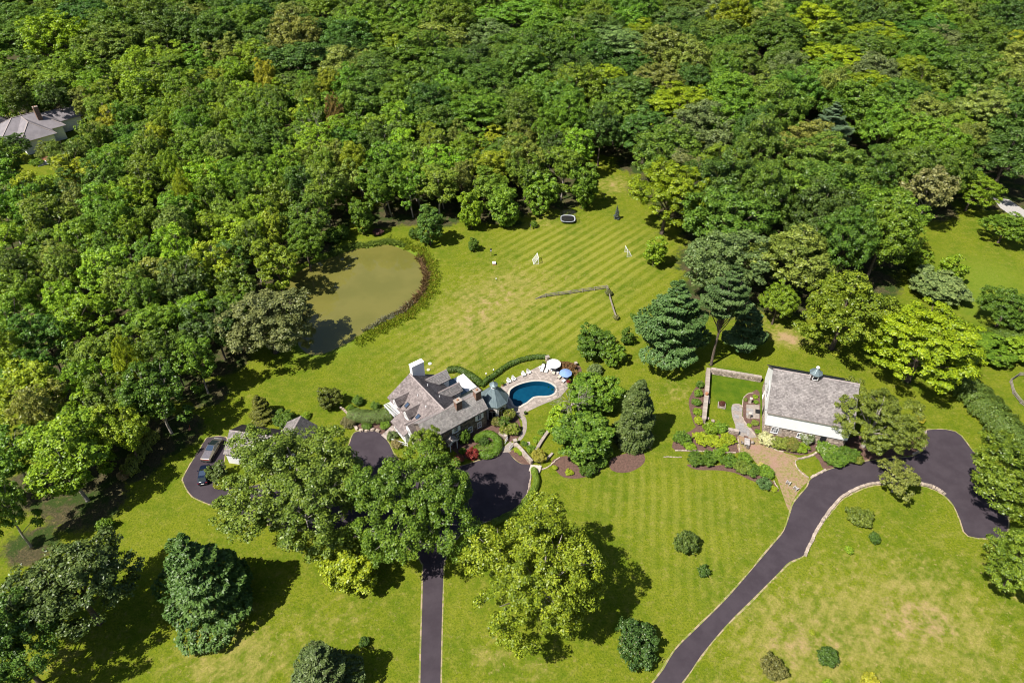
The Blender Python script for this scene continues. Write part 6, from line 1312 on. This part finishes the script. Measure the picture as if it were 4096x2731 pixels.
on_top(2.0, 3.12, .07, 'roof_glass', 'roof_glass'); on_top(3.17, 4.95, .06, 'windshield', 'tint_glass'); on_top(1.93, 1.995, .06, 'rear_bar', 'black')
for s in (-1, 1):
    m = MB(); m.poly([(2.15, s*.985, 1.16), (4.55, s*.965, 1.14), (4.2, s*.885, 1.36), (3.15, s*.735, 1.735), (2.2, s*.82, 1.52)]); o = m.build('side_window', M['tint_glass'], tr); o.location = (0, s*.012, .01)
    for x in (1.0, 4.65):
        wheel(tr, x, s*.93, .44); ar = MB().box(x-.58, x+.58, s*1.0-.03, s*1.0+.03, .42, .98, tx=.3).build('wheel_arch', M['black'], tr)
    MB().box(4.0, 4.2, s*1.02, s*1.02+s*.22, 1.12, 1.27).build('mirror', M['black'], tr)
MB().box(-.03, .02, -.9, .9, .99, 1.06).build('tail_light', M['red_lamp'], tr); MB().box(-.1, .1, -.9, .9, .45, .68).build('bumper', M['black'], tr); MB().box(-.12, -.1, -.25, .25, .5, .6).build('hitch_plate', M['steel'], tr); MB().box(5.66, 5.72, -.8, .8, .86, .9).build('light_bar', M['white'], tr)
ra, rb = CC(318, 1248, .4), CC(352, 1012, .5); d = rb-ra; Ls = 4.75; sv = thing('car', 'dark blue sport utility car parked behind the pickup truck', 'car', (ra[0], ra[1], 0), math.atan2(d[1], d[0]))
def csec(x, zs, w, zt, wt): return [(x, -w*.94, .28), (x, w*.94, .28), (x, w, .55), (x, w*.97, zs), (x, wt, zt), (x, -wt, zt), (x, -w*.97, zs), (x, -w, .55)]
loft([csec(0, .85, .82, .92, .70), csec(.12, .98, .92, 1.08, .80), csec(.9, 1.02, .97, 1.1, .84), csec(3.3, 1.0, .97, 1.06, .84), csec(4.2, .92, .93, .98, .74), csec(4.65, .72, .8, .8, .6), csec(4.75, .6, .7, .66, .5)], 'body', 'car_blue', sv, True)
def gsec(x, zb, wb, zt, wt): return [(x, -wb, zb), (x, wb, zb), (x, wt, zt), (x, -wt, zt)]
loft([gsec(.15, 1.0, .78, 1.1, .70), gsec(.75, 1.05, .84, 1.54, .62), gsec(1.5, 1.05, .86, 1.64, .64), gsec(2.4, 1.05, .86, 1.63, .64), gsec(3.35, 1.0, .82, 1.1, .72)], 'cabin', 'tint_glass', sv)
MB().poly([(.78, -.6, 1.56), (.78, .6, 1.56), (1.2, .62, 1.632), (1.2, -.62, 1.632)]).build('roof', M['car_blue'], sv); MB().poly([(1.22, -.58, 1.64), (1.22, .58, 1.64), (2.4, .58, 1.648), (2.4, -.58, 1.648)]).build('glass_roof', M['roof_glass'], sv)
for s in (-1, 1):
    MB().bar((.78, s*.63, 1.56), (2.42, s*.65, 1.65), .06, .05).build('roof_rail', M['car_blue'], sv); MB().bar((2.42, s*.65, 1.64), (3.35, s*.74, 1.1), .06, .05).build('pillar', M['car_blue'], sv); MB().bar((.2, s*.72, 1.1), (.78, s*.63, 1.55), .08, .05).build('pillar', M['car_blue'], sv)
    MB().box(2.9, 3.1, s*.98, s*1.16, 1.02, 1.15).build('mirror', M['car_blue'], sv); MB().box(-.02, .1, s*.5, s*.86, .82, .93).build('tail_light', M['red_lamp'], sv); MB().box(4.5, 4.64, s*.5, s*.72, .66, .74).build('headlight', M['white'], sv)
    for x in (.85, 3.8): wheel(sv, x, s*.86, .37, .24)
MB().box(-.05, .05, -.28, .28, .55, .67).build('number_plate', M['white'], sv); MB().box(-.04, .12, -.75, .75, .3, .5).build('bumper', M['black'], sv)
print('objects', len(bpy.data.objects))
